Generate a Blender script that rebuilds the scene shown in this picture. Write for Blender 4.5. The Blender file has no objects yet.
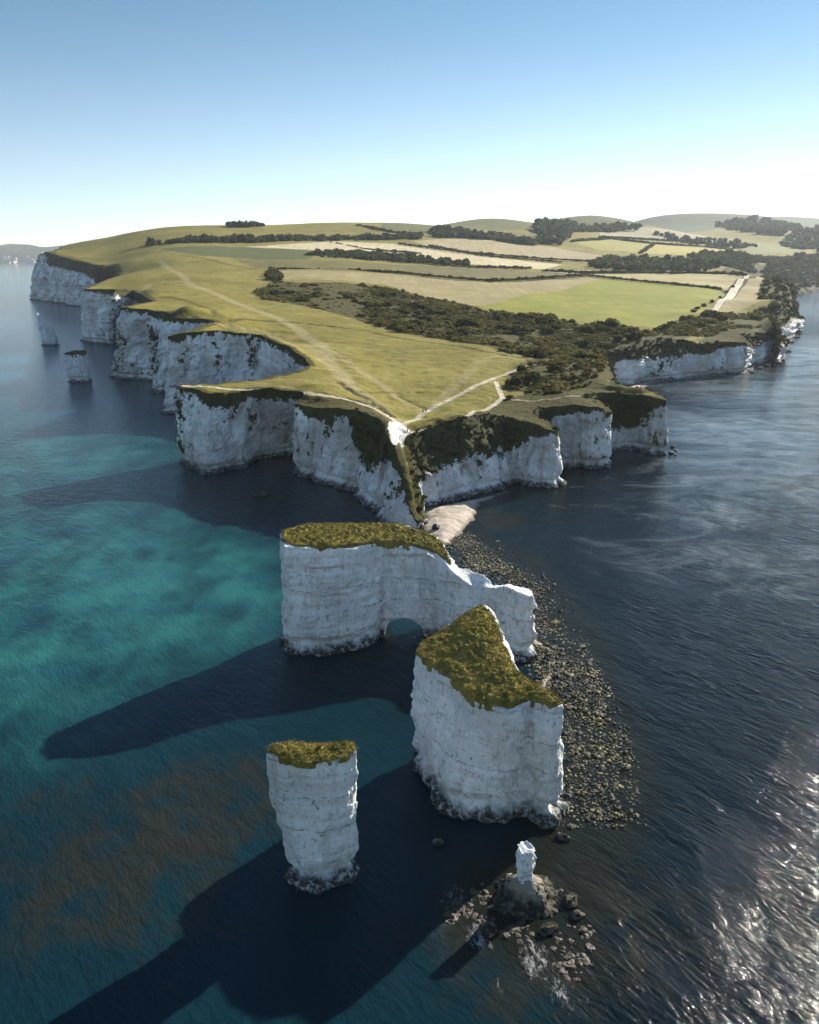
import bpy, math, random, time
import numpy as np
from mathutils import Vector, geometry as mgeo
R_ = math.radians
random.seed(7); rng = np.random.default_rng(11)
C = bpy.context.scene.collection
scene = bpy.context.scene

# ------------------------------------------------------------------ camera, sky, sun, exposure
FPX, PITCH, CAMH = 840.0, math.atan(256/840.0), 76.0
cam_d = bpy.data.cameras.new('camera'); cam = bpy.data.objects.new('camera', cam_d); C.objects.link(cam)
cam_d.sensor_fit = 'VERTICAL'; cam_d.sensor_height = 24; cam_d.lens = FPX/1024*24
cam_d.clip_start = 1; cam_d.clip_end = 60000
cam.location = (0, 0, CAMH); cam.rotation_euler = (math.pi/2-PITCH, 0, 0)
scene.camera = cam

SUN_AZ, SUN_EL = 42.0, 24.5            # degrees right of straight ahead, above the horizon
world = bpy.data.worlds.new('World'); scene.world = world; world.use_nodes = True
wn, wl = world.node_tree.nodes, world.node_tree.links
bg = wn['Background']; sky = wn.new('ShaderNodeTexSky'); sky.sky_type = 'NISHITA'
sky.sun_disc = False; sky.sun_elevation = R_(SUN_EL); sky.sun_rotation = R_(SUN_AZ)
sky.altitude = 2500; sky.air_density = 1.0; sky.dust_density = 0.3; sky.ozone_density = 1.2
# sky by height: pale horizon, deep above, unseen overhead brightened to lift shaded chalk
tc = wn.new('ShaderNodeTexCoord'); sx = wn.new('ShaderNodeSeparateXYZ'); wl.new(tc.outputs['Generated'], sx.inputs[0])
rp = wn.new('ShaderNodeValToRGB'); rp.color_ramp.interpolation = 'B_SPLINE'; wl.new(sx.outputs[2], rp.inputs[0])
for k, (p_, c_) in enumerate([(0.0, (.30,.30,.305)), (.05, (.30,.30,.30)), (.13, (.30,.29,.275)), (.23, (.175,.235,.23)), (.34, (.18,.24,.235)), (.55, (.36,.40,.39)), (1.0, (.50,.52,.51))]):
    e = rp.color_ramp.elements[k] if k < 2 else rp.color_ramp.elements.new(p_)
    e.position = p_; e.color = (*c_, 1)
mx = wn.new('ShaderNodeMix'); mx.data_type = 'RGBA'; mx.blend_type = 'MULTIPLY'; mx.inputs[0].default_value = 1
wl.new(sky.outputs[0], mx.inputs[6]); wl.new(rp.outputs[0], mx.inputs[7]); wl.new(mx.outputs[2], bg.inputs[0])
bg.inputs[1].default_value = 0.125
sun_d = bpy.data.lights.new('sun', 'SUN'); sun = bpy.data.objects.new('sun', sun_d); C.objects.link(sun)
sun_d.energy = 2.95; sun_d.angle = R_(0.5); sun_d.color = (1.0, 0.93, 0.80)
sdir = Vector((math.sin(R_(SUN_AZ))*math.cos(R_(SUN_EL)), math.cos(R_(SUN_AZ))*math.cos(R_(SUN_EL)), math.sin(R_(SUN_EL))))
sun.rotation_euler = sdir.to_track_quat('Z', 'Y').to_euler(); sun.location = (300, 300, 400)
vs = scene.view_settings
vs.view_transform = 'Standard'; vs.look = 'None'; vs.gamma = 1; vs.use_curve_mapping = False
vs.exposure = 1.95
scene.cycles.max_bounces = 6; scene.cycles.volume_bounces = 0
scene.cycles.use_denoising = True

# ------------------------------------------------------------------ numeric helpers
def pray(px, py):
    x = (np.asarray(px, float)-409.5)/FPX; y = -(np.asarray(py, float)-512)/FPX
    return np.stack([x, math.cos(PITCH)+y*math.sin(PITCH), -math.sin(PITCH)+y*math.cos(PITCH)], -1)
def U(px, py, z=0.0):                  # point of height z seen at a place of the photograph
    d = pray(px, py); t = (z-CAMH)/d[..., 2]
    return d*np.asarray(t)[..., None]+np.array([0, 0, CAMH])
def UD(px, py, D):                     # point at forward distance D
    d = pray(px, py); t = D/d[..., 1]
    return d*np.asarray(t)[..., None]+np.array([0, 0, CAMH])
def h32(i, j, k, seed):
    with np.errstate(over='ignore'):
        n = (i.astype(np.uint32)*np.uint32(73856093)) ^ (j.astype(np.uint32)*np.uint32(19349663)) ^ (k.astype(np.uint32)*np.uint32(83492791)) ^ np.uint32((seed*2654435761) & 0xffffffff)
        n = (n ^ (n >> np.uint32(15)))*np.uint32(2246822519); n = (n ^ (n >> np.uint32(13)))*np.uint32(3266489917); n ^= n >> np.uint32(16)
    return (n & np.uint32(0xffffff)).astype(np.float32)/np.float32(0x7fffff)-1.0
def vnoise(x, y, z, seed=0):
    x, y, z = [np.asarray(a, np.float32) for a in np.broadcast_arrays(x, y, z)]
    i, j, k = np.floor(x).astype(np.int32), np.floor(y).astype(np.int32), np.floor(z).astype(np.int32)
    u, v, w = x-i, y-j, z-k
    u, v, w = u*u*(3-2*u), v*v*(3-2*v), w*w*(3-2*w)
    def H(a, b, c): return h32(i+a, j+b, k+c, seed)
    x0 = H(0,0,0)*(1-u)+H(1,0,0)*u; x1 = H(0,1,0)*(1-u)+H(1,1,0)*u
    x2 = H(0,0,1)*(1-u)+H(1,0,1)*u; x3 = H(0,1,1)*(1-u)+H(1,1,1)*u
    return (x0*(1-v)+x1*v)*(1-w)+(x2*(1-v)+x3*v)*w
def fbm(x, y, z, oct=4, seed=0):
    s = 0; a = 1.0; t = 0
    for o in range(oct):
        s = s+a*vnoise(np.asarray(x)*2**o, np.asarray(y)*2**o, np.asarray(z)*2**o, seed+o*17); t += a; a *= .5
    return s/t
def blocks(x, y, z, seed=0):            # broken rock: every cell of a cellular pattern steps in or out
    x, y, z = [np.asarray(a, np.float32) for a in np.broadcast_arrays(x, y, z)]
    i, j, k = [np.floor(a).astype(np.int32) for a in (x, y, z)]; best = np.full(x.shape, 1e9, np.float32); sec = best.copy(); val = np.zeros(x.shape, np.float32)
    for a in (-1, 0, 1):
        for b in (-1, 0, 1):
            for c in (-1, 0, 1):
                p, q, r = i+a, j+b, k+c
                d = (p+.5+.45*h32(p, q, r, seed)-x)**2+(q+.5+.45*h32(p, q, r, seed+1)-y)**2+(r+.5+.45*h32(p, q, r, seed+2)-z)**2
                m = d < best; sec = np.where(m, best, np.minimum(sec, d)); val = np.where(m, h32(p, q, r, seed+3), val); best = np.where(m, d, best)
    return val, np.sqrt(sec)-np.sqrt(best)
def inpoly(x, y, P):
    x = np.asarray(x); y = np.asarray(y); ins = np.zeros(x.shape, bool); P = np.asarray(P); n = len(P)
    for a in range(n):
        x0, y0 = P[a-1][:2]; x1, y1 = P[a][:2]
        if y0 == y1: continue
        ins ^= ((y0 > y) != (y1 > y)) & (x < (x1-x0)*(y-y0)/(y1-y0)+x0)
    return ins
def dline(x, y, P, closed=False):      # distance to a polyline
    x = np.asarray(x, float); y = np.asarray(y, float); P = np.asarray(P, float)[:, :2]; best = np.full(x.shape, 1e18)
    for a in range(0 if closed else 1, len(P)):
        p, q = P[a-1], P[a]; e = q-p; L = e@e+1e-12
        t = np.clip(((x-p[0])*e[0]+(y-p[1])*e[1])/L, 0, 1)
        best = np.minimum(best, (x-p[0]-t*e[0])**2+(y-p[1]-t*e[1])**2)
    return np.sqrt(best)
def sdpoly(x, y, P):
    d = dline(x, y, P, True); return np.where(inpoly(x, y, P), -d, d)
def sstep(a, b, x):
    t = np.clip((x-a)/(b-a), 0, 1); return t*t*(3-2*t)
class Height:                          # smooth surface through scattered heights
    def __init__(s, pts, c=12.0, ridge=1e-3):
        s.p = np.asarray(pts, float); n = len(s.p); s.c = np.maximum(c, (s.p[:, 1]-500)*.05)
        r = np.sqrt(((s.p[:, None, :2]-s.p[None, :, :2])**2).sum(-1)+s.c[None]**2)
        A = np.zeros((n+1, n+1)); A[:n, :n] = -r+np.eye(n)*-ridge*0; A[:n, :n] += np.eye(n)*ridge; A[n, :n] = A[:n, n] = 1
        s.w = np.linalg.lstsq(A, np.append(s.p[:, 2], 0), rcond=1e-10)[0]
    def __call__(s, x, y):
        x = np.asarray(x, float); y = np.asarray(y, float); sh = x.shape; x = x.ravel(); y = y.ravel(); out = np.empty(len(x))
        for a in range(0, len(x), 20000):
            r = np.sqrt((x[a:a+20000, None]-s.p[:, 0])**2+(y[a:a+20000, None]-s.p[:, 1])**2+s.c**2)
            out[a:a+20000] = -r@s.w[:-1]+s.w[-1]
        return out.reshape(sh)
def surface_nets(f, org, h):
    s = f < 0; nx, ny, nz = f.shape
    cnt = np.zeros((nx-1, ny-1, nz-1), np.int8)
    for a in (0, 1):
        for b in (0, 1):
            for c in (0, 1): cnt += s[a:nx-1+a, b:ny-1+b, c:nz-1+c]
    act = (cnt > 0) & (cnt < 8); ii, jj, kk = np.nonzero(act); N = len(ii)
    idx = np.full(act.shape, -1, np.int32); idx[act] = np.arange(N)
    acc = np.zeros((N, 3), np.float32); num = np.zeros(N, np.float32)
    cor = [(a, b, c) for a in (0, 1) for b in (0, 1) for c in (0, 1)]
    for p in cor:
        for ax in range(3):
            if p[ax]: continue
            q = list(p); q[ax] = 1
            fa = f[ii+p[0], jj+p[1], kk+p[2]]; fb = f[ii+q[0], jj+q[1], kk+q[2]]
            m = (fa < 0) != (fb < 0); t = np.where(m, fa/np.where(m, fa-fb, 1), 0)
            for d in range(3): acc[:, d] += m*(p[d]+(t if d == ax else 0))
            num += m
    V = (np.stack([ii, jj, kk], 1)+acc/num[:, None])*h+np.asarray(org)
    Q = []
    for ax in range(3):
        sl0 = [slice(None)]*3; sl1 = [slice(None)]*3; sl0[ax] = slice(0, -1); sl1[ax] = slice(1, None)
        a = s[tuple(sl0)]; b = s[tuple(sl1)]; o1, o2 = (ax+1) % 3, (ax+2) % 3
        e = np.argwhere(a != b); ok = (e[:, o1] > 0) & (e[:, o2] > 0) & (e[:, o1] < f.shape[o1]-1) & (e[:, o2] < f.shape[o2]-1); e = e[ok]
        ins = a[tuple(e.T)]
        def cell(d1, d2):
            g = e.copy(); g[:, o1] -= d1; g[:, o2] -= d2; return idx[tuple(g.T)]
        q = np.stack([cell(1, 1), cell(0, 1), cell(0, 0), cell(1, 0)], 1); q[~ins] = q[~ins][:, ::-1]; Q.append(q)
    return V, np.concatenate(Q)
# ------------------------------------------------------------------ object helpers
def mesh_np(name, V, F, mats, attrs=None, mi=None, smooth=False):
    me = bpy.data.meshes.new(name); V = np.asarray(V, np.float32)
    Fs = F if isinstance(F, (list, tuple)) else [F]; Fs = [np.asarray(f, np.int32) for f in Fs if len(f)]
    me.vertices.add(len(V)); me.vertices.foreach_set('co', V.ravel())
    nl = sum(f.size for f in Fs); npoly = sum(len(f) for f in Fs)
    me.loops.add(nl); me.loops.foreach_set('vertex_index', np.concatenate([f.ravel() for f in Fs]))
    me.polygons.add(npoly)
    tot = np.concatenate([np.full(len(f), f.shape[1], np.int32) for f in Fs])
    me.polygons.foreach_set('loop_start', np.concatenate([[0], np.cumsum(tot)[:-1]]).astype(np.int32))
    me.polygons.foreach_set('loop_total', tot)
    if mi is not None: me.polygons.foreach_set('material_index', np.asarray(mi, np.int32))
    me.polygons.foreach_set('use_smooth', np.full(npoly, smooth))
    for m in (mats if isinstance(mats, (list, tuple)) else [mats]): me.materials.append(m)
    for k, a in (attrs or {}).items():
        at = me.attributes.new(k, 'FLOAT', 'POINT'); at.data.foreach_set('value', np.asarray(a, np.float32))
    me.update(); me.validate()
    return me
def put(name, me, parent=None):
    o = bpy.data.objects.new(name, me); C.objects.link(o)
    if parent is not None: o.parent = parent
    return o
def tag(o, label, cat, group=None, kind=None):
    o['label'] = label; o['category'] = cat
    if group: o['group'] = group
    if kind: o['kind'] = kind
    return o
def struct(name, me, label=None):
    o = put(name, me); o['kind'] = 'structure'
    if label: o['label'] = label
    return o
def empty(name, loc=(0, 0, 0)):
    o = bpy.data.objects.new(name, None); C.objects.link(o); o.location = loc; return o

# ------------------------------------------------------------------ material helper
class NB:
    def __init__(s, name):
        s.m = bpy.data.materials.new(name); s.m.use_nodes = True; s.t = s.m.node_tree; s.b = s.t.nodes['Principled BSDF']
        s.geo = s.n('ShaderNodeNewGeometry'); s.pos = s.geo.outputs['Position']
    def n(s, typ, **kw):
        o = s.t.nodes.new(typ)
        for k, v in kw.items(): setattr(o, k, v)
        return o
    def set(s, sock, v):
        if hasattr(v, 'is_linked') or hasattr(v, 'links'): s.t.links.new(v, sock)
        elif isinstance(v, (tuple, list)) and len(v) == 3 and sock.type == 'RGBA': sock.default_value = (*v, 1)
        else: sock.default_value = v
    def noise(s, scale, detail=4, rough=.55, vec=None, dist=0, out=0):
        o = s.n('ShaderNodeTexNoise'); s.set(o.inputs['Vector'], vec or s.pos); o.inputs['Scale'].default_value = scale
        o.inputs['Detail'].default_value = detail; o.inputs['Roughness'].default_value = rough; o.inputs['Distortion'].default_value = dist
        return o.outputs[out]
    def vor(s, scale, vec=None, feature='F1', out=0):
        o = s.n('ShaderNodeTexVoronoi', feature=feature); s.set(o.inputs['Vector'], vec or s.pos); o.inputs['Scale'].default_value = scale
        return o.outputs[out]
    def map(s, sc=(1, 1, 1), rot=(0, 0, 0), vec=None):
        o = s.n('ShaderNodeMapping'); s.set(o.inputs[0], vec or s.pos); o.inputs['Rotation'].default_value = rot; o.inputs['Scale'].default_value = sc
        return o.outputs[0]
    def ramp(s, v, a, b, lo=0., hi=1.):
        o = s.n('ShaderNodeMapRange'); o.interpolation_type = 'SMOOTHSTEP'
        s.set(o.inputs[0], v); o.inputs[1].default_value = a; o.inputs[2].default_value = b; o.inputs[3].default_value = lo; o.inputs[4].default_value = hi
        return o.outputs[0]
    def math(s, op, a, b=0.):
        o = s.n('ShaderNodeMath', operation=op); s.set(o.inputs[0], a); s.set(o.inputs[1], b); return o.outputs[0]
    def mix(s, f, a, b, mode='MIX'):
        o = s.n('ShaderNodeMix', data_type='RGBA', blend_type=mode); s.set(o.inputs[0], f); s.set(o.inputs[6], a); s.set(o.inputs[7], b); return o.outputs[2]
    def attr(s, k):
        return s.n('ShaderNodeAttribute', attribute_name=k).outputs['Fac']
    def xyz(s, v=None):
        o = s.n('ShaderNodeSeparateXYZ'); s.set(o.inputs[0], v or s.pos); return o.outputs
    def bump(s, h, dist=.1, strength=1., prev=None):
        o = s.n('ShaderNodeBump'); s.set(o.inputs['Height'], h); o.inputs['Distance'].default_value = dist; s.set(o.inputs['Strength'], strength)
        if prev: s.set(o.inputs['Normal'], prev)
        return o.outputs[0]
    def out(s, col, rough=.9, spec=.2, normal=None):
        s.set(s.b.inputs['Base Color'], col); s.set(s.b.inputs['Roughness'], rough); s.b.inputs['Specular IOR Level'].default_value = spec
        if normal: s.set(s.b.inputs['Normal'], normal)
        return s.m
# ------------------------------------------------------------------ materials
def chalk_mat(name,warm=0., shore=1., white=(.93, .93, .92), grime=.45, vegcol=(.030, .030, .013), bandf=1.0, fine=1.0):
    b = NB(name); z = b.xyz()[2]
    big = b.noise(.09, 5); med = b.noise(.6, 6, .65); fin = b.noise(3.0, 5, .7)
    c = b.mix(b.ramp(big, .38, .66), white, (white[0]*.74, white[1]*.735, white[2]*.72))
    if warm: c = b.mix(b.ramp(b.noise(.045, 4, .6), .40, .62, 0, warm), c, (.50, .45, .42))
    c = b.mix(b.ramp(med, .52, .74, 0, grime), c, (.36, .37, .36))
    # vertical water stains
    st = b.noise(.45, 5, .6, vec=b.map((1, 1, .09)))
    c = b.mix(b.ramp(st, .53, .68, 0, .65*grime+.05), c, (.30, .295, .28))
    # flint courses: thin broken dark lines along the bedding
    warp = b.noise(.12, 2); zz = b.math('ADD', z, b.math('MULTIPLY', warp, 2.2))
    fl = b.math('FRACT', b.math('MULTIPLY', zz, .52))
    line = b.math('MULTIPLY', b.ramp(fl, .02, .11, 1, 0), b.ramp(b.noise(1.5, 4, .75), .52, .60))
    c = b.mix(b.math('MULTIPLY', line, .75*bandf), c, (.10, .10, .11))
    fl2 = b.math('FRACT', b.math('MULTIPLY', zz, .21))
    line2 = b.math('MULTIPLY', b.ramp(fl2, .01, .05, 1, 0), b.ramp(b.noise(.6, 4, .75), .45, .56))
    c = b.mix(b.math('MULTIPLY', line2, .6*bandf), c, (.22, .22, .20))
    # dark specks, holes
    sp = b.noise(1.1, 6, .75, vec=b.map((1, 1, .7)))
    c = b.mix(b.ramp(sp, .59, .66, 0, .8), c, (.10, .105, .10))
    vj = b.math('ABSOLUTE', b.math('SUBTRACT', b.noise(.7, 4, .6, vec=b.map((1, 1, .07)), dist=.3), .5))
    c = b.mix(b.math('MULTIPLY', b.ramp(vj, .002, .016, 1, 0), b.ramp(b.noise(.35, 4, .7), .42, .58, 0, .6)), c, (.16, .16, .15))
    c = b.mix(b.ramp(b.noise(.22, 6, .7, vec=b.map((1, 1, .5))), .56, .70, 0, .38), c, (.50, .46, .33))
    # vegetated part of the face, given per vertex
    vg = b.attr('veg'); nv = b.noise(.35, 6, .7)
    vm = b.ramp(b.math('ADD', vg, b.math('MULTIPLY', b.math('SUBTRACT', nv, .5), 1.5)), .46, .54)
    vc = b.mix(b.noise(.8, 5, .7), vegcol, (vegcol[0]*2.6, vegcol[1]*2.5, vegcol[2]*1.9))
    c = b.mix(vm, c, vc)
    # tide band
    wl_ = b.math('ADD', z, b.math('MULTIPLY', b.noise(.5, 4), 2.2))
    c = b.mix(b.math('MULTIPLY', b.ramp(wl_, 1.9, 3.3, 1, 0), b.ramp(b.noise(1.1, 5, .75), .36, .52, .35, .97)), c, (.022, .021, .016))
    c = b.mix(b.math('MULTIPLY', b.ramp(wl_, 1.0, 1.9, 1, 0), b.ramp(b.noise(1.3, 5, .75), .44, .60, 0, .8)), c, b.mix(b.noise(3, 4, .7), (.055*shore, .052*shore, .038*shore), (.19*shore, .178*shore, .15*shore)))
    hgt = b.math('ADD', b.math('MULTIPLY', med, 1.0), b.math('MULTIPLY', fin, .35*fine))
    hgt = b.math('SUBTRACT', hgt, b.math('MULTIPLY', line2, .3))
    hgt = b.math('ADD', hgt, b.math('MULTIPLY', b.noise(1.6, 6, .7, vec=b.map((1, 1, .35))), .6))
    return b.out(c, .95, .15, b.bump(hgt, .55))
def turf_mat(name, c1=(.065, .058, .014), c2=(.15, .125, .03), c3=(.030, .030, .010), sc=1.0, purple=False):
    b = NB(name); n1 = b.noise(.30*sc, 5, .65); n2 = b.noise(2.2*sc, 4, .7)
    c = b.mix(b.ramp(n1, .35, .65), c1, c2); c = b.mix(b.ramp(n2, .52, .72, 0, .8), c, c3)
    c = b.mix(b.ramp(b.noise(5*sc, 3, .7), .58, .75, 0, .5), c, (.24, .20, .07))
    if purple: c = b.mix(b.ramp(b.noise(.22, 3, .6), .60, .68, 0, .55), c, (.10, .05, .085))
    return b.out(c, .95, .1, b.bump(b.noise(2.6*sc, 5, .7), .35))
M_chalk = chalk_mat('chalk')
M_cliff = chalk_mat('headland_chalk', warm=.75, shore=.5, white=(.87, .87, .87), grime=.75, bandf=.5)
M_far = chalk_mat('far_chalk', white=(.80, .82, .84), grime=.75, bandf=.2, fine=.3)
M_turf = turf_mat('stack_turf', purple=True)
# ------------------------------------------------------------------ shape of the headland
# every control: base point, top point, share of the face that is overgrown
CT = []
def cb(b, t, dy=2.0, veg=.0):
    B = U(*b, 0.); T = UD(*t, B[1]+dy); CT.append((B[0], B[1], T[0], T[1], T[2], veg))
def cd(t, D, veg=.12, bx=0, by=0):
    T = UD(*t, D); CT.append((T[0]+bx, T[1]+by, T[0], T[1], T[2], veg))
def cbz(b, t, z, veg=.0):
    B = U(*b, 0.); T = U(*t, z); CT.append((B[0], B[1], T[0], T[1], T[2], veg))
def ct(t, z, veg=.12, bx=0, by=0):
    T = U(*t, z); CT.append((T[0]+bx, T[1]+by, T[0], T[1], T[2], veg))
def cw(x, y, z, veg=1.0, bx=0, by=0): CT.append((x+bx, y+by, x, y, z, veg))
cw(-2500, 9500, 60); cw(-900, 5200, 60); cw(-760, 2900, 60); cw(-720, 2000, 74, .5)
cb((29, 299), (37, 256), 8, .02); cb((40, 301), (44, 251.5), 14, .05); cb((52, 302), (53, 254), 14, .25); cb((71, 306), (70, 259), 16, .22); cb((83, 307), (84, 262), 18, .25)
cd((101, 266), 1290, .35, -10, -12); cd((121, 275), 1110, .3, -8, -8)
cb((84, 341), (83, 289), 2, .03); cb((96, 343), (97, 289), 3, .06); cb((108, 345), (112, 289), 4, .1)
ct((133, 290), 46, .2, -3, -3); ct((152, 301), 45, .15)
cb((110, 377), (123, 307), 3, .05); cb((126, 379), (137, 309), 3, .05); cb((144, 380), (157, 311), 4, .1)
ct((178, 315), 43.5, .1)
cb((147, 391), (161, 318.5), 3, .04); cb((156, 393), (176, 318), 8, .06); ct((198, 318.5), 41.5, .06); ct((216, 321), 40, .05)
cb((162, 413), (167, 337.5), 2, .05); cb((174, 414), (180, 333), 6, .12)
cd((195, 331), 424, .05, 0, -2); cd((225, 331), 430, .04, 0, -2); cd((258, 335), 431, .05, 0, -2); cd((286, 345), 418, .1, 0, -2); cd((306, 358), 394, .15); cd((310, 365), 376, .15)
cd((300, 371), 354); cd((262, 379), 332); ct((218, 383), 30); ct((184, 383.5), 29.5)
cb((176, 462), (176, 386), 0.5, .05); cb((190, 469), (191, 388), 1.5, .05); cb((205, 475), (211, 394), 3, .18); cb((230, 470), (236, 392), 3, .16)
cb((248, 468), (251, 389.5), 3, .1); cbz((257, 457), (268, 388.2), 29.3, .14); cbz((279, 456), (286, 390), 29.0, .14); cbz((299, 455), (304, 392), 28.6, .1)
cb((291.5, 474), (294.5, 404.5), 1, .03); cb((306, 477), (307, 406), 2, .12); cb((322, 483), (324, 407), 3, .16); cb((343, 489), (347, 409), 5, .08); cb((358, 496), (366, 412), 10, .50)
cb((368, 505), (381, 421), 14, .55); cb((374, 514), (390, 438), 12, .26); cb((383, 525), (402, 468), 8, .10); cb((398, 531), (409.5, 505), 4, .05)
cb((422, 535), (419, 525), .8, .15)
cb((425, 520), (419.5, 503), 0.5, .45); cb((424.5, 509), (413, 468), 3, .5); cb((430, 507), (408, 438), 17, .48)
cb((450, 501), (433, 425), 17, .46); cb((472, 497), (459, 417), 16, .45); cb((498, 490), (487, 412.5), 15, .44); cb((513, 484), (505, 417), 11, .42)
cb((535, 486), (531, 423), 5, .2); cb((554, 487), (552, 430), 2, .07); cb((561, 484), (560, 432.5), 0.5, .08)
ct((550, 424), 20, .5, 3, 1); ct((531, 412), 21.5, .4)
cb((562, 467), (541, 407), 5, .22); cb((588, 469), (573, 404.5), 3, .1); cb((612, 469), (604, 408), 3, .08); cb((621, 465), (613.5, 412.5), 1, .05)
ct((606, 403), 22, .5, 2, 1); ct((585, 396.5), 24, .5)
cb((617, 453), (597, 393), 7, .62); cb((632, 450), (625, 393), 5, .55); cb((650, 455), (649, 396), 3, .24); cb((668, 456), (668, 400.5), 0.5, .05)
ct((660, 393), 23, .5, 2, 2); ct((640, 388), 24, .5, 1, 2); ct((618, 384), 25, .5, 2, 0)
cb((624, 389), (606, 353), 9, .3); cb((636, 387), (620, 349), 11, .28); cb((652, 383), (640, 341), 13, .38); cb((678, 380), (664, 338), 13, .42); cb((694, 378), (688, 340), 8, .3)
cb((706, 377), (703, 345), 4, .3); cb((728, 375), (724, 341.5), 3, .18); cb((748, 374), (746, 342.5), 3, .1); cb((755, 371), (754, 347), 1, .1)
cb((758, 367), (742, 335), 10, .4); cb((774, 361), (770, 332.5), 5, .2); cb((785, 357), (785, 338), 3, .5)
ct((776, 326), 27, .8, 4, -2)
cb((779, 341), (768, 316), 10, .55); cb((793, 336), (782, 301), 11, .5); cb((802, 331), (797, 313), 8, .35)
cw(448, 1010, 22, 1); cw(540, 1220, 15, 1); cw(640, 1460, 10, 1, 6, -4); cw(745, 1690, 8, 1, 8, -6); cw(957, 2050, 6, 1, 10, -8); cw(1500, 2420, 6, 1, 10, -20); cw(2700, 2750, 8); cw(6500, 4200, 20); cw(9500, 9500, 90)
CT = np.array(CT)
# interior heights: (place in the photograph, forward distance)
IH = [(600,300,880),(600,280,1150),(600,270,1400),(600,262,1650),(600,250,1980),(600,240,2300),(600,230,2700),(590,215,3000),
 (520,310,760),(500,295,860),(500,280,1080),(500,270,1270),(500,262,1460),(500,250,1720),(500,240,1950),(500,230,2200),(490,218,2500),
 (400,320,610),(400,300,760),(400,280,990),(400,270,1150),(400,262,1300),(400,250,1520),(400,240,1700),(400,230,1900),(400,222.5,2080),
 (320,330,520),(320,290,790),(320,270,1080),(320,255,1320),(320,242,1600),(320,232,1800),(320,224,1950),
 (250,300,660),(250,280,880),(250,270,1010),(250,262,1130),(250,250,1340),(250,240,1550),(250,232,1690),(250,225,1810),
 (180,290,730),(180,275,910),(170,262,1120),(160,250,1340),(160,240,1520),(160,228.5,1760),(110,252,1450),(105,243,1620),(110,236.5,1760),(130,262,1190),(140,275,980),(75,249,1580),(72,243.5,1760),(52,248.5,1720),
 (250,345,440),(330,365,390),(400,400,318),(430,385,345),(480,385,345),(540,385,352),(560,360,430),(480,345,460),(400,345,465),(350,345,460),(420,420,292),
 (640,325,640),(690,312,745),(720,300,880),(750,290,1060),(735,283,1150),(754,276,1340),(771,281,1180),(700,276,1330),(670,290,1000),(650,310,770),(600,325,660),(600,345,540),(640,334,600),
 (700,262,1800),(700,252,2200),(700,244,2700),(700,236,3200),(700,228,3900),(700,215,4800),(640,228,3300),(650,217.5,4600),(760,262,2100),(770,252,2600),(770,243,3200),(770,232,3900),(780,220,4400),(810,218,5200),
 (820,262,2500),(820,245,3100),(815,232,3600),(740,270,1650),(850,240,4200),(900,228,5000),(1000,230,5500)]
hp = [tuple(UD(a, b, d)) for a, b, d in IH]
hp += [(x, y, z) for x, y, z in [(-300, 2600, 60), (0, 3200, 60), (800, 4600, 120), (-400, 5000, 40), (1500, 6500, 200), (3000, 7000, 200), (2600, 3600, 60), (6000, 6500, 150), (9000, 9000, 100), (-1500, 9000, 50)]]
hp += [(t[2], t[3], t[4]) for t in CT]
HGT = Height(hp, c=10.0)
def gpix(px, py):                      # where a line of sight of the photograph meets the land
    px = np.atleast_1d(np.asarray(px, float)); py = np.atleast_1d(np.asarray(py, float))
    d = pray(px, py); ts = np.geomspace(180, 7000, 160); n = len(px)
    out = np.zeros((n, 3)); done = np.zeros(n, bool); lo = np.full(n, 180.); hi = np.full(n, 7000.)
    for a, b in zip(ts[:-1], ts[1:]):
        p = d*(b/d[:, 1])[:, None]; z = CAMH+p[:, 2]; m = ~done
        if not m.any(): break
        hit = np.zeros(n, bool); hit[m] = z[m] < HGT(p[m, 0], p[m, 1])
        lo[hit] = a; hi[hit] = b; done |= hit
    for _ in range(14):
        md = (lo+hi)/2; p = d*(md/d[:, 1])[:, None]; below = CAMH+p[:, 2] < HGT(p[:, 0], p[:, 1])
        hi = np.where(below, md, hi); lo = np.where(below, lo, md)
    p = d*(hi/d[:, 1])[:, None]; p[:, 2] += CAMH; return p
def gline(P): return gpix([p[0] for p in P], [p[1] for p in P])
def dens(P, step):                     # densify a polyline
    P = np.asarray(P, float); out = [P[0]]
    for a, b in zip(P[:-1], P[1:]):
        L = np.hypot(*(b-a)[:2]); s = step(0.5*(a+b)) if callable(step) else step; n = max(1, int(L/s))
        out += [a+(b-a)*k/n for k in range(1, n+1)]
    return np.array(out)
# ------------------------------------------------------------------ cliffs of the headland
def spacing(y): return np.clip(y/330.0, .75, 1e9)*np.clip(y/330., 1, 3)**.45
pts = [CT[0]]
for a, b in zip(CT[:-1], CT[1:]):
    L = np.hypot(b[2]-a[2], b[3]-a[3])*.5+np.hypot(b[0]-a[0], b[1]-a[1])*.5
    n = max(1, int(L/spacing(min(a[1], b[1], 3000))))
    for k in range(1, n+1):
        t = k/n; pts.append(a+(b-a)*t)
O = np.array(pts)
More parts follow.
